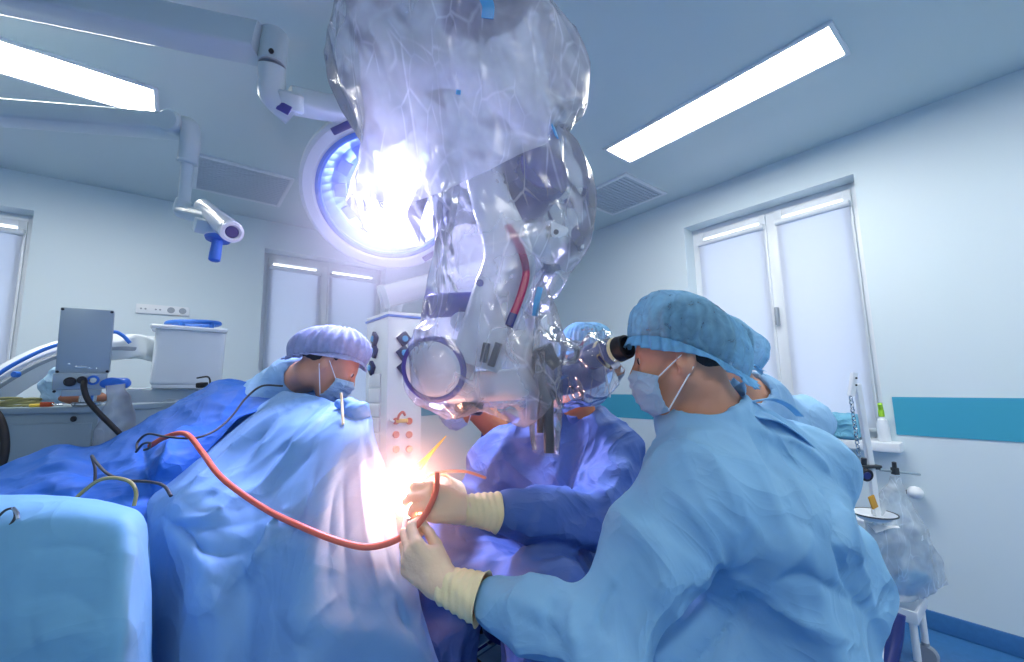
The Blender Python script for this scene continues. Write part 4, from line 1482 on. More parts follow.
# frosted plastic sleeve hanging off the machine
rows = [((104, 386), (124, 384), 1.48, .02), ((106, 400), (132, 398), 1.48, .022), ((100, 420), (137, 418), 1.48, .022), ((92, 440), (140, 440), 1.48, .022), ((86, 470), (142, 470), 1.48, .022)]


def tubesheet(rows, n, m, crs, pow_=1.0):
    """closed sleeve through rows of (left, right[, mid]) photo directions at depth d with half thickness e"""
    a = np.linspace(0, 2 * PI, m, endpoint=False)
    R_ = []
    for r in rows:
        l, rr, d, e = r[:4]
        pl_, pr_ = P(*l, d), P(*rr, d)
        mid = (pl_ + pr_) / 2
        sag = P(*r[4], d) - mid if len(r) > 4 else np.zeros(3)
        half = (pr_ - pl_) / 2
        dep = nrm(np.array([mid[0], mid[1], 0]))
        sg = lambda x: np.sign(x) * np.abs(x) ** pow_
        ring = mid + sg(np.cos(a))[:, None] * half + (e * np.sin(a))[:, None] * dep + (1 - np.cos(a) ** 2)[:, None] * sag
        R_.append(ring)
    G = catmull(np.array(R_), n)
    Nn = grid_normals(G, True)
    c = G.mean(1, keepdims=True)
    if (Nn * (G - c)).sum() < 0: Nn = -Nn
    for cr in crs:
        G = G + (cr[0] * field(G.reshape(-1, 3), *cr[1:])).reshape(n, m)[..., None] * Nn
    return G


def sleeve(name, rows, n, m, crs, mat, parent=None, pow_=1.0):
    G = tubesheet(rows, n, m, crs, pow_)
    return obj(name, (G.reshape(-1, 3), grid_faces(G.shape[0], G.shape[1], True)), mat, parent, 180)


o = sleeve('plastic_sleeve', rows, 50, 60, ((.008, .08, 97, True),), 'frost')
tag(o, 'frosted plastic sleeve hanging beside the blue-covered handle of the control box', 'plastic sleeve')

# ------------------------------------------------------------------ ceiling booms at the upper left
t = thing('lamp_boom', 'thick white boom arm across the top left leading to the dish lamp', 'boom arm', P(-140, -50, 1.5))
a0, a1 = P(-160, -42, 1.25), P(262, 45, 1.36)
ux = nrm(a1 - a0); upv = np.array([0, 0, 1.0])
hh = np.linalg.norm(P(258, 33, 1.36) - P(258, 55, 1.36))
beam = sweep(np.array([a0, a1]), rect(.105, .095, .012), up=upv)
obj('beam', beam, 'boom', t)
z1 = P(273, 28, 1.38)[2]; ec = P(273, 52, 1.38)
zz1, zz0 = P(273, 30, 1.38)[2], P(273, 68, 1.38)[2]
e0 = np.array([ec[0], ec[1], zz1]); e1 = np.array([ec[0], ec[1], zz0])
obj('joint', MB().add(cyl(e1, e0, .042, k=36, bev=.2)), 'boom', t)
pc = P(272, 52, 1.335)
obj('bolt', cyl(pc, pc + [0, -.008, 0], .008, k=14), 'black', t)
obj('joint_seam', cyl(e1 - [0, 0, .003], e1 + [0, 0, .002], .0405, k=36, bev=0), 'greyp', t)
k0 = e1 - np.array([0, 0, .002]); k1 = P(272, 94, 1.385); k2 = P(288, 110, 1.42)
obj('elbow', tube(np.array([k0, (k0 + k1) / 2, k1, (k1 + k2) / 2 + [0, 0, -.006], k2 + (k2 - k1) * .3]), .041, 28, 50), 'boom', t)
lb = P(285, 109, 1.375)
obj('label_plate', box(P(284, 108, 1.372), (.045, .004, .03), np.array([nrm(P(292, 114, 1.4) - P(277, 106, 1.4)), F0, nrm(np.cross(nrm(P(292, 114, 1.4) - P(277, 106, 1.4)), F0))]), .001), 'purple', t)
LC = P(388, 198, 1.82)                      # dish lamp centre
LN = nrm(np.array([.14, -.64, -.76]))
yk = LC - LN * .17
s0 = P(290, 100, 1.43)
obj('spring_arm', sweep(catmull(np.array([s0, P(330, 108, 1.52), P(380, 112, 1.64)]), 20), rect(.085, .07, .015), up=upv), 'boom', t)
obj('spring_arm_cap', cyl(P(289, 92, 1.40), P(289, 112, 1.42), .046), 'boom', t)
obj('yoke', tube(np.array([P(380, 112, 1.64), P(392, 118, 1.72), yk + [0, 0, .06], yk]), .03, 16, 40), 'boom', t)
pst = W(a0); topz = H - CAM[2]
obj('ceiling_post', MB().add(cyl((a0[0], a0[1], a0[2] - .05), (a0[0], a0[1], topz), .07)).add(cyl((a0[0], a0[1], topz - .04), (a0[0], a0[1], topz), .14)), 'boom', t)

# the dish lamp
t = thing('surgical_lamp', 'big round surgical dish lamp shining blue-white behind the plastic drape', 'surgical lamp', LC)
R1 = .355
obj('housing', lathe([(0, -.16), (.10, -.155), (.2, -.13), (.3, -.085), (.345, -.04), (R1, -.005), (.35, .022), (.335, .032), (.30, .030), (.288, .020)], LC, LN, 72), 'boom', t)
obj('seal_ring', lathe([(.288, .012), (.290, .026), (.278, .030), (.268, .026), (.267, .010)], LC, LN, 72), 'blue', t)
# facetted reflector
mb = MB()
K = 44
prof = [(.267, .008), (.235, -.035), (.19, -.068), (.13, -.092), (.06, -.104)]
V, F = lathe(prof, LC, LN, K)
obj('reflector', (V, F), pm('facet_reflector', srgb(110, 140, 225), .3, metal=1, var=.08, scale=30), t, 0)
M['bulb'] = emis('lamp_bulb', (.66, .66, 1.0, 1), 21)
obj('lens_core', lathe([(0, -.03), (.06, -.034), (.10, -.045), (.105, -.07), (.09, -.095), (0, -.1)], LC, LN, 48), 'bulb', t, 180)
mb = MB()
for k in range(12):
    a_ = 2 * PI * k / 12
    z_ = LN; x_ = nrm(np.cross(z_, [0, 0, 1])); y_ = np.cross(z_, x_)
    dirr = x_ * math.cos(a_) + y_ * math.sin(a_)
    cc = LC + dirr * .2 - LN * .045
    mb.add(box(cc, (.06, .012, .05), np.array([nrm(np.cross(LN, dirr)), LN, dirr]), .003))
obj('lens_plate', mb, pm('lens_plate', srgb(120, 150, 225), .25, var=.05, spec=.6), t)
obj('glass', lathe([(.27, .016), (.2, .026), (.1, .032), (0, .034)], LC, LN, 64), glass('lamp_glass', (.96, .97, 1, 1), .7), t, 180)
hd = obj('handle', lathe([(0, .03), (.05, .032), (.052, .05), (.03, .062), (.022, .07), (.02, .15), (.014, .162), (0, .165)], LC, LN, 30), 'skyblue', t)
for ang in (2.2, 3.6, 5.2):
    z_ = LN; x_ = nrm(np.cross(z_, [0, 0, 1])); y_ = np.cross(z_, x_)
    dirr = x_ * math.cos(ang) + y_ * math.sin(ang)
    obj('grip', box(LC + dirr * .322 + LN * .03, (.09, .012, .028), np.array([nrm(np.cross(LN, dirr)), LN, dirr]), .005), 'navy', t)
lt = bpy.data.lights.new('surgical_lamp_light', 'SPOT')
lt.energy = 250; lt.color = (.66, .60, 1.0); lt.spot_size = 1.9; lt.spot_blend = .8; lt.shadow_soft_size = .12
lo = bpy.data.objects.new('lamp_light', lt); COL.objects.link(lo)
lo.parent = t
lo.location = Vector(W(LC + LN * .05)) - t.location
lo.rotation_euler = Vector(MW @ LN).to_track_quat('-Z', 'Y').to_euler()

# lower boom with a camera
t = thing('camera_boom', 'slim grey boom arm with drop tube under the thick boom, holding a small camera', 'boom arm', P(-140, 105, 1.6))
b0, b1 = P(-160, 100, 1.45), P(180, 127, 1.6)
obj('arm', sweep(np.array([b0, b1]), rect(.085, .072, .012), up=upv), 'boom', t)
obj('ceiling_post', MB().add(cyl((b0[0], b0[1], b0[2] - .05), (b0[0], b0[1], topz), .06)).add(cyl((b0[0], b0[1], topz - .04), (b0[0], b0[1], topz), .12)), 'boom', t)
pc = P(177, 126, 1.6)
obj('hinge', MB().add(cyl(pc - F0 * .05, pc + F0 * .05, .043, k=40)), 'boom', t)
obj('knuckle', tube(PP((178, 126, 1.6), (188, 126, 1.6), (190.5, 138, 1.6), (188, 163, 1.6)), .033, 24, 40), 'boom', t)
obj('collar', cyl(P(188, 160, 1.6), P(187.6, 164, 1.6), .035), 'boom', t)
obj('drop_tube', cyl(P(188, 158, 1.6), P(183.5, 206, 1.6), .020), 'boom', t)
obj('elbow', tube(PP((184, 200, 1.6), (181, 210, 1.6), (186, 213, 1.59), (202, 217, 1.56)), .025, 20, 40), 'boom', t)
obj('cross_tube', cyl(P(192, 214, 1.58), P(212, 219, 1.54), .026), 'boom', t)
t = thing('hanging_camera', 'small white tube camera with a blue grip hanging at the slim boom end', 'camera', P(216, 222, 1.5))
q0, q1 = P(203, 207, 1.66), P(232, 232, 1.38)
obj('housing', MB().add(cyl(q0, q1, .032, .036, 36, .35)), 'enamel', t)
ax_ = nrm(q1 - q0)
obj('lens', MB().add(cyl(q1 - ax_ * .004, q1 + ax_ * .003, .0195, k=28)), 'navy', t)
obj('bezel', lathe([(.021, -.004), (.0345, -.004), (.034, .005), (.026, .007), (.021, .002)], q1, ax_, 32), 'white', t)
obj('bracket', box(P(211, 228, 1.52), (.045, .10, .05), axes(ax_), .006), 'boom', t)
obj('clip', MB().add(box(P(199.5, 227, 1.52), (.02, .02, .035), None, .003)).add(cyl(P(200, 222, 1.52), P(199, 230, 1.52), .008)), 'black', t)
g0, g1 = P(218, 238.5, 1.47), P(214, 261, 1.45)
gx = nrm(g1 - g0)
obj('grip_plate', lathe([(0, -.004), (.038, -.004), (.04, 0), (.036, .008), (0, .01)], g0, gx, 30), 'blue', t)
obj('grip', lathe([(0, .006), (.017, .006), (.0165, .03), (.018, .06), (.0175, .082), (.012, .086), (0, .087)], g0, gx, 26), 'blue', t)

# ------------------------------------------------------------------ gas column on its pendant arm
cc = P(388, 330, 2.35)
wz0, wz1 = -.62, P(388, 314, 2.35)[2]
org = W(cc)
t = thing('supply_column', 'white supply column with blue and orange gas sockets behind the raised drape', 'supply column', np.array([cc[0], cc[1], wz0]))
x0, y0 = org[0], org[1]
WX, WYd = .21, .34
Z0, Z1 = wz0 + CAM[2], wz1 + CAM[2]
obj('housing', rbox(x0, x0 + WX, y0, y0 + WYd, Z0, Z1, .008), 'enamel', t, 35, 'w')
obj('top_rim', rbox(x0 - .008, x0 + WX + .008, y0 - .008, y0 + WYd + .008, Z1 - .012, Z1 + .002, .003), 'blue', t, 35, 'w')
obj('top_cap', rbox(x0 - .004, x0 + WX + .004, y0 - .004, y0 + WYd + .004, Z1, Z1 + .02, .006), 'enamel', t, 35, 'w')


def zat(px, py, axis, val):
    d = ray(px, py); s = (val - CAM[axis]) / d[axis]
    return CAM + s * d


def ray(px, py):
    return MW @ (R0 * (px - 512) / FPX + F0 - U0 * (py - 331) / FPX)


M['darksock'] = pm('teal_socket', srgb(28, 44, 92), .35, var=.12)
for (px, py, pl_) in ((376, 339, 'x'), (375.5, 351, 'x'), (373, 368, 'x'), (403.5, 339, 'y'), (403, 353, 'y'), (404, 368, 'y')):
    q = zat(px, py, 0, x0) if pl_ == 'x' else zat(px, py, 1, y0)
    nrm_ = np.array([-1, 0, 0]) if pl_ == 'x' else np.array([0, -1, 0])
    u_ = np.array([0, 1, 0]) if pl_ == 'x' else np.array([1, 0, 0])
    dg = nrm(u_ + np.array([0, 0, .8])); dg2 = nrm(np.cross(nrm_, dg))
    s = obj('gas_socket', box(q + nrm_ * .006, (.066, .066, .03), np.array([dg, dg2, nrm_]), .006), 'darksock', t, 35, 'w')
    obj('socket_core', cyl(q + nrm_ * .018, q + nrm_ * .028, .018), 'skyblue', s, 35, 'w')
for ci, px in enumerate((395.5, 408.5)):
    for ri, py in enumerate((421, 434.5, 449)):
        q = zat(px, py, 1, y0)
        s = obj('round_socket', cyl(q, q + np.array([0, -.016, 0]), .019, k=24), 'orange', t, 35, 'w')
        if (ci, ri) == (0, 0):
            obj('plug', cyl(q + [0, -.014, 0], q + np.array([.05, -.05, .002]), .011), 'yellow', s, 35, 'w')
            obj('plug_hook', tube(np.array([q + [0, -.03, .01], q + [0, -.05, .035], q + [.02, -.05, .05], q + [.035, -.05, .03]]), .007, 8), 'redtube', s, 180, 'w')
            obj('lever', cyl(q + [-.02, -.02, 0], q + np.array([-.05, -.035, .012]), .008), 'white', s, 35, 'w')
# accessory rail of small panels on the left face
yr0 = zat(381, 380, 0, x0)[1]; yr1 = zat(370, 380, 0, x0)[1]
ya, yb = min(yr0, yr1), max(yr0, yr1)
for i, (pa, pb2) in enumerate(((374, 387), (389, 402), (404, 416), (418, 431), (433, 447))):
    za, zb = zat(375, pa, 0, x0)[2], zat(375, pb2, 0, x0)[2]
    obj('blank_panel', rbox(x0 - .008, x0, ya, yb, zb, za, .003), 'white', t, 35, 'w')
# pendant arm above it
t = thing('pendant_arm', 'white tubular pendant arm above the supply column', 'pendant arm', P(388, 296, 2.4))
pa, pb_ = P(383, 297, 2.46), P(520, 262, 2.75)
obj('tube', cyl(pa, pb_, .068, .075, 36), 'enamel', t)
obj('end_cap', cyl(pa - nrm(pb_ - pa) * .02, pa + nrm(pb_ - pa) * .03, .072, k=36), 'boom', t)
colc = Vw([x0 + WX / 2, y0 + WYd / 2, Z1 + .02])
ja = pa + (pb_ - pa) * .12
obj('drop_joint', tube(np.array([ja, (ja + colc) / 2, colc]), .035, 20, smooth=False), 'enamel', t)
obj('ceiling_post', MB().add(cyl(pb_ - [0, 0, .08], (pb_[0], pb_[1], topz), .085)).add(cyl((pb_[0], pb_[1], topz - .04), (pb_[0], pb_[1], topz), .15)), 'enamel', t)

# ------------------------------------------------------------------ operating microscope
mb_ = P(480, 300, 1.3)
t = thing('operating_microscope', 'white and navy operating microscope hanging from the ceiling inside crumpled clear plastic', 'microscope', P(480, 400, 1.2))
hub = P(462, -30, 1.32)
obj('ceiling_column', MB().add(cyl(P(462, 30, 1.32), (hub[0], hub[1], topz), .062, k=40)).add(cyl((hub[0], hub[1], topz - .05), (hub[0], hub[1], topz), .16)), 'navy', t)
obj('upper_arm', sweep(catmull(PP((405, 70, 1.36), (450, 62, 1.33), (500, 84, 1.32), (536, 122, 1.33), (540, 165, 1.34)), 40), rect(.13, .12, .03), up=(0, -1, .3)), 'enamel', t)
dm = P(530, 184, 1.33)
dx_ = nrm(np.array([.35, -.9, .1]))
dr = obj('pivot_drum', MB().add(cyl(dm - dx_ * .085, dm + dx_ * .085, .10, k=40, bev=.12)), 'navy', t)
obj('drum_cap', cyl(dm + dx_ * .084, dm + dx_ * .094, .07, k=36), 'purple', dr)
obj('counterweight', sdf_obj and cyl(P(522, 247, 1.27), P(568, 229, 1.24), .05, .044, 36, .9), 'enamel', t)
q = P(551, 233, 1.19)
for ang in (0, 2.1, 4.2):
    o_ = np.array([.014 * math.cos(ang), -.004, .014 * math.sin(ang)])
    obj('marking', MB().add(cyl(q + o_, q + o_ + [0, -.006, 0], .0075, k=14)), 'black', t)
ap = catmull(PP((482, 168, 1.30), (492, 205, 1.25), (505, 240, 1.22), (509, 268, 1.20), (500, 296, 1.18), (488, 330, 1.16), (476, 366, 1.15)), 60)
wsc = np.interp(np.linspace(0, 1, 60), [0, .3, .5, .7, 1], [.75, .9, 1.05, 1.05, .95])
obj('suspension_arm', sweep(ap, rect(.145, .11, .035), up=(0, -1, .2), scale=wsc, fixed_up=True), 'enamel', t)
off = np.array([.064, -.052, .0])
sp = catmull(PP((508, 226, 1.155), (521, 250, 1.125), (526, 272, 1.10), (522, 292, 1.085), (513, 316, 1.07)), 40)
obj('stripe', sweep(sp, rect(.020, .016, .004), up=(0, -1, .2), fixed_up=True), 'magenta', t)
obj('stripe_end', sweep(PP((513.5, 314, 1.067), (509, 326, 1.06)), rect(.021, .018, .004), up=(0, -1, .2), fixed_up=True), 'navy', t)
q = P(480, 283, 1.125)
obj('emblem', MB().add(cyl(q, q - F0 * .004, .010, k=18)), 'purple', t)
for (a_, b_) in (((487, 343), (483, 362)), ((499, 343), (491, 366))):
    obj('slot', sweep(PP((*a_, 1.085), (*b_, 1.085)), rect(.017, .03, .004), up=(0, -1, .2), fixed_up=True), 'black', t)
# focus head on the left: rounded paddle with dark rim
pc = P(440, 368, 1.16)
pn = nrm(np.array([-.35, -.92, -.1]))
pa_ = np.array([nrm(np.cross(pn, [.25, 0, 1])), pn, nrm(np.cross(nrm(np.cross(pn, [.25, 0, 1])), pn))])
fn = lambda p: smax(ell(p, pc, (.098, .5, .088), pa_), np.abs((p - pc.astype(np.float32)) @ pn.astype(np.float32)) - .045, .03)
sdf_obj('optics_housing', fn, [pc], .15, .006, 'enamel', t, rel=3)
aa = np.linspace(0, 2 * PI, 70, endpoint=False)
rim = pc + pn * .036 + (.092 * np.cos(aa))[:, None] * pa_[0] + (.082 * np.sin(aa))[:, None] * pa_[2]
obj('rim_band', sweep(rim, circ(.0085, 10), closed=True), 'purple', t)
obj('tilt_joint', cyl(P(428, 306, 1.24), P(492, 303, 1.22), .036, k=32), 'purple', t)
fn = lambda p: ell(p, P(462, 322, 1.2), (.034, .034, .03))
sdf_obj('joint_ball', fn, [P(462, 322, 1.2)], .06, .004, 'white', t)
hd_ = axes(nrm(P(545, 385, 1.12) - P(440, 392, 1.2)))
obj('head_block', box(P(492, 386, 1.17), (.26, .13, .085), hd_, .03, 4), 'enamel', t)
obj('objective', cyl(P(470, 400, 1.17), P(468, 414, 1.16), .04), 'black', t)
q = P(522, 347, 1.10)
dd = nrm(np.array([.15, -1, 0]))
kn = obj('control_knob', lathe([(0, .0), (.044, 0), (.046, -.006), (.044, .012), (.03, .018), (0, .018)], q, dd, 36), 'white', t)
for k in range(6):
    o_ = np.array([.018 * math.cos(k * PI / 3), 0, .018 * math.sin(k * PI / 3)])
    obj('dot', cyl(q + dd * .017 + o_, q + dd * .020 + o_, .004, k=10), 'greyp', kn)
# hand grips
obj('grip_arm', tube(PP((530, 372, 1.12), (540, 360, 1.09), (546, 352, 1.08), (552, 360, 1.07), (557, 366, 1.07)), .017, 16, 50), 'black', t)
obj('grip_knob', tube(PP((543, 346, 1.08), (547, 356, 1.08), (550, 362, 1.075)), .024, 16, 20), 'black', t)
for (a_, b_, w_) in (((541, 366), (540, 432), .016), ((548, 384), (549, 452), .026)):
    obj('hand_grip', sweep(PP((*a_, 1.08), (*b_, 1.07)), rect(w_, .03, .006), up=(0, -1, .1), fixed_up=True), 'black', t)
# binocular tubes toward the right-hand surgeon
e1_ = P(620, 349, 1.0)
eyeax = nrm(P(640, 352, .955) - P(585, 370, 1.10))
lat = nrm(np.cross(eyeax, [0, 0, 1]))
obj('tube_body', tube(PP((545, 384, 1.15), (566, 380, 1.14), (588, 374, 1.11), (598, 368, 1.08)), .04, 20, 30), 'navy', t)
for s in (0, -1):
    o_ = lat * (-.062 * s if False else .062 * s)
    ee = e1_ - o_ * 1.0
    ee = e1_ + np.array([-.022, .058, 0]) * (1 if s else 0)
    bt = obj('eyepiece', MB().add(lathe([(0, -.12), (.026, -.12), (.027, -.06), (.031, -.055), (.031, -.03), (.027, -.026), (.026, -.012), (0, -.012)], ee, eyeax, 32)), 'navy', t)
    obj('white_ring', lathe([(.024, -.014), (.0315, -.014), (.0315, -.005), (.024, -.005)], ee, eyeax, 32), 'latexcuff', bt)
    obj('eyecup', lathe([(0, -.006), (.029, -.006), (.031, .0), (.0285, .022), (.024, .024), (.018, .012), (0, .010)], ee, eyeax, 32), 'rubber', bt)
# binocular tubes toward the surgeon in dark blue
for s in (0, 1):
    ee = P(574 - 13 * s, 366, 1.27)
    a2 = nrm(np.array([.1, .95, .25]))
    obj('eyepiece', MB().add(lathe([(0, -.13), (.025, -.13), (.026, -.03), (.03, -.02), (.028, .012), (0, .012)], ee, a2, 28)), 'black', t)

# clear plastic cover over the microscope
t = thing('plastic_drape', 'crumpled clear plastic cover wrapping the microscope from ceiling to hand grip', 'plastic drape', P(470, 420, 1.2))
up_rows = [
    ((352, -70), (528, -70), 1.30, .17), ((338, -28), (526, -28), 1.28, .19), ((331, 0), (527, 2), 1.27, .20), ((322, 46), (556, 38), 1.26, .21), ((331, 84), (579, 78), 1.25, .215),
    ((346, 122), (578, 104), 1.24, .21, (458, 140)), ((352, 156), (571, 124), 1.23, .20, (446, 176)), ((345, 194), (562, 141), 1.22, .18, (424, 224)),
]
GU = tubesheet(up_rows, 190, 330, ((.030, .28, 101, True), (.050, .20, 102, 'F', (.2, 0, -1), 2.6), (.016, .10, 103, 'F', (.5, 0, -1), 3.5)))
a = np.linspace(0, 2 * PI, 330, endpoint=False)
obj('upper_cover', (GU.reshape(-1, 3), grid_faces(*GU.shape[:2], True)), 'film', t, 180)
lo_rows = [
    ((425, 140), (556, 120), 1.27, .15), ((427, 176), (578, 162), 1.25, .16), ((427, 205), (585, 192), 1.24, .16), ((427, 245), (586, 238), 1.22, .155), ((427, 280), (560, 278), 1.20, .15),
    ((416, 318), (546, 306), 1.19, .14), ((405, 350), (552, 338), 1.17, .14), ((401, 376), (556, 372), 1.16, .14), ((408, 396), (552, 398), 1.15, .13), ((440, 409), (540, 412), 1.15, .10), ((476, 414), (520, 418), 1.14, .05),
]
GL = tubesheet(lo_rows, 230, 300, ((.022, .22, 111, True), (.036, .16, 112, 'F', (.3, 0, -1), 2.4), (.012, .085, 113, 'F', (.5, 0, -1), 3)))
obj('lower_cover', (GL.reshape(-1, 3), grid_faces(*GL.shape[:2], True)), 'film2', t, 180)
ey_rows = [((538, 312), (532, 404), 1.13, .08), ((552, 330), (552, 408), 1.12, .09), ((572, 340), (574, 404), 1.10, .09), ((592, 336), (598, 398), 1.06, .075), ((606, 335), (614, 384), 1.05, .06), ((614, 336), (619, 368), 1.02, .04)]
GE = tubesheet(ey_rows, 130, 160, ((.012, .12, 121, True), (.024, .08, 122, 'F'), (.010, .045, 123, 'F')))
obj('eyepiece_cover', (GE.reshape(-1, 3), grid_faces(*GE.shape[:2], True)), 'film3', t, 180)
ha_rows = [((538, 292), (546, 291), 1.12, .01), ((536, 312), (554, 310), 1.10, .03), ((531, 345), (566, 345), 1.08, .05), ((530, 385), (564, 385), 1.07, .05), ((531, 425), (560, 425), 1.07, .045), ((536, 450), (556, 456), 1.065, .03)]
GH = tubesheet(ha_rows, 120, 110, ((.008, .09, 131, True), (.014, .07, 132, 'F', (0, 0, 1), 2.5)))
obj('grip_cover', (GH.reshape(-1, 3), grid_faces(*GH.shape[:2], True)), 'film3', t, 180)


def on_cover(G, x, y):
    q = topix(G.reshape(-1, 3))
    d2 = (q[:, 0] - x) ** 2 + (q[:, 1] - y) ** 2
    near = np.where(d2 < 30)[0]
    if len(near) == 0: near = np.array([d2.argmin()])
    return G.reshape(-1, 3)[near[q[near, 2].argmin()]]


for (G_, pts, w_) in ((GU, [(488, -4), (493, 8), (491, 22)], .03), (GU, [(556, 132), (562, 140)], .05), (GU, [(454, 92), (456, 100)], .012)):
    pp = np.array([on_cover(G_, *q) for q in pts]) - F0 * .006
    obj('tape', sweep(catmull(pp, 10), rect(w_, .004, .001), up=tuple(-F0)), 'skyblue', t)
obj('tape', sweep(PP((540, 288, 1.10), (537, 300, 1.09), (535, 316, 1.09)), rect(.016, .012, .003), up=tuple(-F0)), 'skyblue', t)

# ------------------------------------------------------------------ bright operating field
FL0 = P(409, 490, 1.07)
t = thing('added_field_lamp', 'glaring white-hot lamp head added for the flare over the wound between the gloved hands', 'lamp', P(409, 515, 1.07))  # lamp head made up as a source for the flare here
M['hot'] = emis('added_lamp_glow', (1.0, .42, .27, 1), 115)
fl = [(0, -.065), (.016, -.06), (.028, -.045), (.035, -.02), (.036, .01), (.031, .034), (.018, .05), (0, .055)]
obj('lamp_bulb', lathe(fl, FL0, nrm(P(411, 470, 1.07) - P(408, 512, 1.07)), 40), 'hot', t, 180)
obj('added_lamp_stem', tube(np.array([FL0 - [0, 0, .06], FL0 + [-.02, .03, -.12], FL0 + [-.08, .12, -.2]]), .012, 12), 'chrome', t)
t = thing('streak', 'slim yellow flare instrument pointing up and right out of the bright glow', 'flare instrument', P(415, 476, 1.10))  # solid rod put in for a yellow streak of the flare
obj('shaft', tube(PP((408, 482, 1.09), (420, 466, 1.10), (432, 452, 1.11), (446, 436, 1.12)), .006, 10, 30, rs=[.009, .008, .005, .0015]), 'yellow', t)
obj('handle', tube(PP((404, 488, 1.085), (409, 481, 1.09)), .011, 12, smooth=False), 'amber', t)
cable('light_cable', 'thin brown cable running from the glowing field to the right past the gloved hand',
      [(420, 482, 1.12), (432, 474, 1.14), (450, 471, 1.16), (468, 472, 1.17), (486, 478, 1.18)], .004, 'brown')

# ------------------------------------------------------------------ supply trolley by the right wall
zf = -CAM[2]
tb = P(880, 560, 1.85)
t = thing('supply_trolley', 'white wheeled trolley by the right wall behind the surgeon, with upright pole', 'trolley', np.array([tb[0], tb[1], zf]))
shelf = P(900, 588, 1.85)
AXR = ROOMAX
fz = shelf[2] - .05
tc_ = np.array([shelf[0], shelf[1], 0]) - ROOMX * .03 + ROOMY * .10
obj('lower_shelf', MB().add(box([tc_[0], tc_[1], fz - .02], (.22, .34, .022), AXR, .005)).add(box(np.array([tc_[0], tc_[1], fz + .0]) - ROOMX * .105, (.012, .34, .04), AXR, .003)).add(box(np.array([tc_[0], tc_[1], fz + .0]) - ROOMY * .165, (.22, .012, .04), AXR, .003)), 'white', t)
for i in range(3):
    q = P(896 + 9 * i, 583 + 2.5 * i, 1.80)
for sx in (-1, 1):
    for sy in (-1, 1):
        q = np.array([tc_[0], tc_[1], 0]) + ROOMX * .095 * sx + ROOMY * .15 * sy
        obj('leg', cyl([q[0], q[1], zf + .08], [q[0], q[1], fz + (.22 if sx > 0 and sy > 0 else -.012)], .013, k=16), 'white', t)
        c_ = np.array([q[0], q[1], zf + .04])
        obj('caster', MB().add(cyl(c_ - ROOMX * .014, c_ + ROOMX * .014, .04, k=22)).add(cyl([q[0], q[1], zf + .05], [q[0], q[1], zf + .09], .014)), 'greyp', t)
ups = P(888, 530, 1.80)
obj('upper_shelf', MB().add(box(np.array([tc_[0], tc_[1], P(888, 527, 1.8)[2]]) + ROOMY * .06, (.2, .2, .014), AXR, .004)), 'white', t)
p0, p1 = P(871, 468, 1.76), P(857, 384, 1.78)
p0b = np.array([p0[0], p0[1], P(888, 527, 1.8)[2]])
obj('pole', MB().add(sweep(np.array([p0b, p0, p1]), rect(.026, .018, .004), up=(0, -1, 0))), 'white', t)
obj('pole_head', sweep(PP((854.5, 373, 1.77), (851, 396, 1.76)), rect(.022, .02, .004), up=(0, -1, 0)), 'white', t)
for (x, y) in ((856, 378), (856, 385)):
    q = P(x, y, 1.755); obj('hole', cyl(q, q - F0 * .004, .004, k=10), 'black', t)
mb = MB()
c0_, c1_ = P(850.5, 396, 1.75), P(859, 456, 1.74)
nl = 15
for i in range(nl):
    q0, q1 = c0_ + (c1_ - c0_) * i / nl, c0_ + (c1_ - c0_) * (i + 1.25) / nl
    m_ = (q0 + q1) / 2; L_ = (q1 - q0) / 2
    sd = np.array([.007, 0, 0]) if i % 2 else np.array([0, .007, 0])
    aa = np.linspace(0, 2 * PI, 14, endpoint=False)
    mb.add(sweep(m_ + np.cos(aa)[:, None] * L_ + np.sin(aa)[:, None] * sd, circ(.0022, 6), closed=True))
obj('chain', mb, 'chrome', t)
obj('rail', cyl(P(826, 467, 1.78), P(880, 468.5, 1.76), .005, k=12), 'darkcable', t)
obj('clamp_plate', MB().add(box(P(864, 466.5, 1.75), (.13, .03, .012), None, .004)).add(cyl(P(864, 458, 1.75), P(864, 468, 1.75), .010)), 'darkcable', t)
q = P(864, 474, 1.73)
obj('clamp_knob', MB().add(cyl(q + F0 * .01, q - F0 * .02, .026, k=28)), 'black', t)
obj('clamp_knob_face', MB().add(cyl(q - F0 * .018 + R0 * -.004, q - F0 * .023 + R0 * -.004, .015, k=24)), 'navy', t)
obj('side_rod', cyl(P(880, 470, 1.78), P(920, 474.5, 1.84), .0045, k=12), 'grey', t)
obj('rod_clamp', MB().add(box(P(895, 471, 1.79), (.022, .022, .03), None, .004)).add(cyl(P(894, 462, 1.79), P(894.5, 468, 1.79), .008)), 'darkcable', t)

# bag hanging on the rod
rows = [((889, 476), (900, 477), 1.80, .012), ((880, 492), (906, 490), 1.80, .04), ((868, 515), (916, 512), 1.79, .07), ((866, 545), (926, 540), 1.79, .085), ((868, 575), (936, 570), 1.79, .09), ((876, 592), (940, 588), 1.79, .07), ((890, 597), (930, 597), 1.79, .03)]
o = sleeve('supply_bag', rows, 110, 120, ((.012, .12, 141, True), (.012, .10, 142, 'F', (0, 0, 1), 2), (.004, .05, 143, 'F')), 'bag')
tag(o, 'clear plastic bag of supplies hanging from the side rod by the right wall', 'bag')
rows = [((905, 500), (908, 500), 1.92, .006), ((906, 520), (922, 518), 1.92, .02), ((912, 550), (934, 546), 1.90, .03), ((922, 575), (944, 568), 1.9, .02), ((938, 588), (948, 584), 1.9, .006)]
o = sleeve('hanging_pouch', rows, 60, 60, ((.008, .08, 144, True),), 'bag')
tag(o, 'small clear pouch with a pointed corner beside the hanging supply bag', 'pouch')
q = P(884, 524, 1.70)
t = thing('paper_sheet', 'white paper sheet lying at the edge of the trolley beside the gown', 'paper', q)
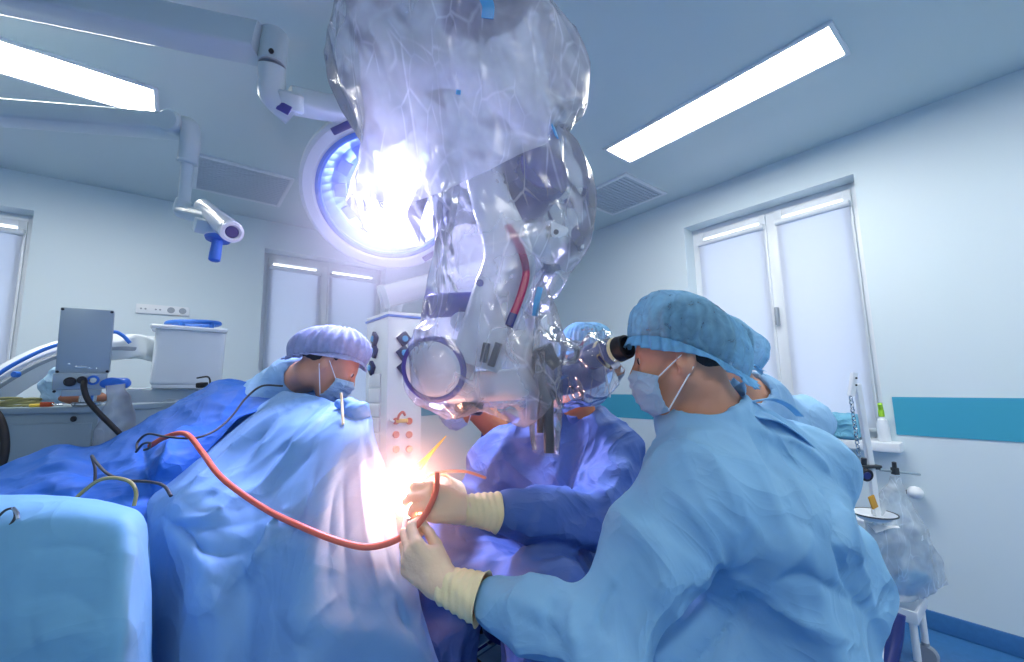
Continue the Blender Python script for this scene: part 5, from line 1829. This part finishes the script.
obj('sheet', solid(sheet([[(868, 524, 1.74), (880, 521, 1.77), (893, 519, 1.8)], [(872, 528, 1.7), (884, 525, 1.73), (897, 523, 1.76)], [(876, 533, 1.66), (888, 529, 1.69), (900, 527, 1.72)]], 14, 14, ((.003, .1, 145, False),)), .0015), 'paper', t, 180)
q = P(874, 516, 1.72)
t = thing('instrument_dish', 'shallow white dish on the trolley with a dark rim', 'dish', q - [0, 0, .012])
obj('dish', lathe([(0, -.012), (.05, -.012), (.075, .008), (.078, .010), (.073, .012), (.048, -.006), (0, -.006)], q, (0, 0, 1), 36), 'white', t)
aa = np.linspace(0, 2 * PI, 40, endpoint=False)
obj('rim', sweep(q + np.stack([.0775 * np.cos(aa), .0775 * np.sin(aa), .011 + 0 * aa], 1), circ(.003, 8), closed=True), 'darkcable', t)
t = thing('tag', 'small amber plastic tag standing in the white dish', 'tag', P(874, 508, 1.70))
obj('tag', box(P(873, 502, 1.70), (.035, .006, .05), axes((.9, .3, .2), (-.3, 0, 1)), .003), 'amber', t)
obj('pin', cyl(P(873, 508, 1.70), P(875, 514, 1.70), .003), 'chrome', t)
q = P(912, 530, 1.79)
t = thing('bottle', 'small white bottle inside the hanging supply bag', 'bottle', q - [0, 0, .04])
obj('body', lathe([(0, -.04), (.026, -.038), (.03, -.02), (.03, .02), (.018, .035), (.012, .04), (0, .04)], q, (-.25, 0, 1), 28), 'white', t)
obj('cap', cyl(q + np.array([-.0095, 0, .038]), q + np.array([-.014, 0, .056]), .013), 'white', t)
q = P(895, 540, 1.76)
t = thing('bottle', 'tiny bottle with a blue cap inside the supply bag', 'bottle', q - [0, 0, .05])
obj('body', lathe([(0, -.06), (.02, -.058), (.021, -.01), (.01, .0), (0, .0)], q, (.1, 0, 1), 24), 'frost', t)
obj('cap', cyl(q, q + [.002, 0, .022], .011), 'blue', t)
fnp = lambda p: smax(ell(p, P(910, 583, 1.80), (.13, .05, .05), axes(nrm(P(940, 578, 1.85) - P(880, 586, 1.76)))), -.0 + ((p - P(910, 589, 1.8).astype(np.float32))[..., 2] * -1 - .02), .01)
o = sdf_obj('supply_packet', fnp, [P(910, 583, 1.8)], .15, .007, 'skyblue', None, [(.008, .08, 147, True)])
tag(o, 'blue packet at the bottom of the hanging supply bag', 'packet')
fnp = lambda p: ell(p, P(888, 560, 1.80), (.05, .035, .06))
o = sdf_obj('supply_packet', fnp, [P(888, 560, 1.8)], .1, .006, 'mask', None, [(.008, .06, 148, True)])
tag(o, 'pale blue wrapped packet above the blue one in the supply bag', 'packet')

# wall hook
q = zat(917, 491, 0, XW)
t = thing('wall_hook', 'white round hook with a dark pin on the right wall behind the trolley', 'hook', Vw(q))
obj('mount', cyl(q, q + [-.03, 0, 0], .022, k=24), 'white', t, 35, 'w')
obj('ball', lathe([(0, -.032), (.018, -.027), (.03, -.012), (.033, 0), (.03, .012), (.018, .027), (0, .032)], q + [-.05, 0, 0], (0, 0, 1), 28), 'white', t, 180, 'w')
obj('pin', cyl(q + [-.05, .02, 0], q + [-.06, .075, 0], .010, k=16), 'black', t, 35, 'w')

# things on the window sill
sz = WZ0 + .003


def sill_pack(name, label, y0, y1, x0_, x1_, h, mat, seed):
    c = Vw([(x0_ + x1_) / 2, (y0 + y1) / 2, sz + h / 2])
    fn = lambda p: (lambda q: np.sqrt((np.maximum(np.abs(q) - np.array([(x1_ - x0_) / 2 - .03, (y1 - y0) / 2 - .03, h / 2 - .028], np.float32), 0) ** 2).sum(-1)) - .026)((p - c.astype(np.float32)) @ ROOMAX.T.astype(np.float32))
    o = sdf_obj(name, fn, [c - .5 * max(y1 - y0, .2) * np.array([1, 1, .3]), c + .5 * max(y1 - y0, .2) * np.array([1, 1, .3])], .06, .007, mat, None, [(.006, .09, seed, True), (.003, .04, seed + 1, True)])
    tag(o, label, 'packet')
    return o


M['packfilm'] = film('pack_film', srgb(190, 222, 236), .75, bump=.4, bscale=14)
M['packblue'] = cloth('pack_blue', srgb(120, 190, 220), .15, bump=.4, bscale=20)
sill_pack('gauze_pack', 'light blue wrapped pack on the window sill, nearest the teal band', .63, .86, 2.90, 3.07, .14, 'packblue', 151)
sill_pack('gauze_pack', 'pale clear-wrapped pack on the window sill behind the trolley pole', .88, 1.14, 2.91, 3.08, .13, 'packfilm', 154)
q = Vw([2.96, .535, sz])
t = thing('sill_bottle', 'narrow white bottle with a lime green top at the sill end', 'bottle', q)
obj('body', lathe([(0, 0), (.026, 0), (.027, .01), (.026, .09), (.02, .115), (.011, .12), (.011, .13), (0, .13)], q, (0, 0, 1), 28), 'white', t)
obj('cap', MB().add(cyl(q + [0, 0, .13], q + [0, 0, .165], .013)).add(cyl(q + [0, 0, .165], q + [-.012, -.012, .20], .011)), 'green', t)

# back pad of the surgeon's stool seen at the lower right
st = bpy.data.objects['surgeon_stool']
arc = PP((896, 612, 1.14), (893, 640, 1.12), (886, 668, 1.10), (870, 705, 1.08), (850, 735, 1.05))
obj('backrest_rim', tube(arc, .020, 16, 50), 'navy', st, 180)
fn = lambda p: union([(P(872, 640, 1.16), P(862, 690, 1.12), .05, .07, .03), (P(862, 690, 1.12), P(845, 730, 1.1), .07, .06, .03)], p)
sdf_obj('backrest', fn, PP((872, 640, 1.16), (845, 730, 1.1)), .1, .007, 'white', st)

# ------------------------------------------------------------------ haze volumes added for the glow at the dish lamp and the wound
def haze(name, label, c, r, dens):
    V, F = lathe([(0, -r)] + [(r * math.sin(a_), -r * math.cos(a_)) for a_ in np.linspace(0, PI, 18)[1:-1]] + [(0, r)], c, (0, 0, 1), 32)
    m, nt, out = newmat(name + '_volume')
    tc = N(nt, 'ShaderNodeTexCoord')
    sb = N(nt, 'ShaderNodeVectorMath', operation='SUBTRACT'); sb.inputs[1].default_value = (.5, .5, .5)
    ln = N(nt, 'ShaderNodeVectorMath', operation='LENGTH')
    mr = N(nt, 'ShaderNodeMapRange', interpolation_type='SMOOTHSTEP')
    mr.inputs[1].default_value = .5; mr.inputs[2].default_value = .08; mr.inputs[3].default_value = 0; mr.inputs[4].default_value = 1
    pw = N(nt, 'ShaderNodeMath', operation='POWER'); pw.inputs[1].default_value = 1.5
    ml = N(nt, 'ShaderNodeMath', operation='MULTIPLY'); ml.inputs[1].default_value = dens
    vs = N(nt, 'ShaderNodeVolumeScatter', Color=(1, 1, 1, 1))
    nt.links.new(tc.outputs['Generated'], sb.inputs[0]); nt.links.new(sb.outputs[0], ln.inputs[0])
    nt.links.new(ln.outputs['Value'], mr.inputs[0]); nt.links.new(mr.outputs[0], pw.inputs[0])
    nt.links.new(pw.outputs[0], ml.inputs[0]); nt.links.new(ml.outputs[0], vs.inputs['Density'])
    nt.links.new(vs.outputs[0], out.inputs['Volume'])
    M[name] = m
    o = obj(name, (V, F), name, None, 180)
    tag(o, label, 'haze', None, 'stuff')


haze('lamp_glow', 'scattering volume added for the soft violet glow in front of the dish lamp', LC + LN * .18, .8, .34)
haze('field_glow', 'scattering volume added for the warm glow of the flare over the wound', FL0, .32, 1.7)  # added volume that spreads the flare's glow, stands for no real smoke

# ------------------------------------------------------------------ light, camera, render look
w = bpy.data.worlds.new('World'); sc.world = w; w.use_nodes = True
w.node_tree.nodes['Background'].inputs[0].default_value = (1, .98, .96, 1)
w.node_tree.nodes['Background'].inputs[1].default_value = 5.0

cam = bpy.data.cameras.new('camera'); co = bpy.data.objects.new('camera', cam); COL.objects.link(co)
cam.sensor_width = 36; cam.lens = FPX / 1024 * 36; cam.clip_start = .02
from mathutils import Matrix
rw, uw, fw = MW @ R0, MW @ U0, MW @ F0
mat = Matrix(((rw[0], uw[0], -fw[0], CAM[0]), (rw[1], uw[1], -fw[1], CAM[1]), (rw[2], uw[2], -fw[2], CAM[2]), (0, 0, 0, 1)))
co.matrix_world = mat
sc.camera = co
sc.view_settings.view_transform = 'Standard'
sc.view_settings.look = 'None'
sc.view_settings.gamma = 1
sc.view_settings.use_curve_mapping = False
sc.view_settings.exposure = 0.0
sc.cycles.transparent_max_bounces = 24
sc.cycles.max_bounces = 10
sc.cycles.diffuse_bounces = 5
sc.cycles.sample_clamp_indirect = 8
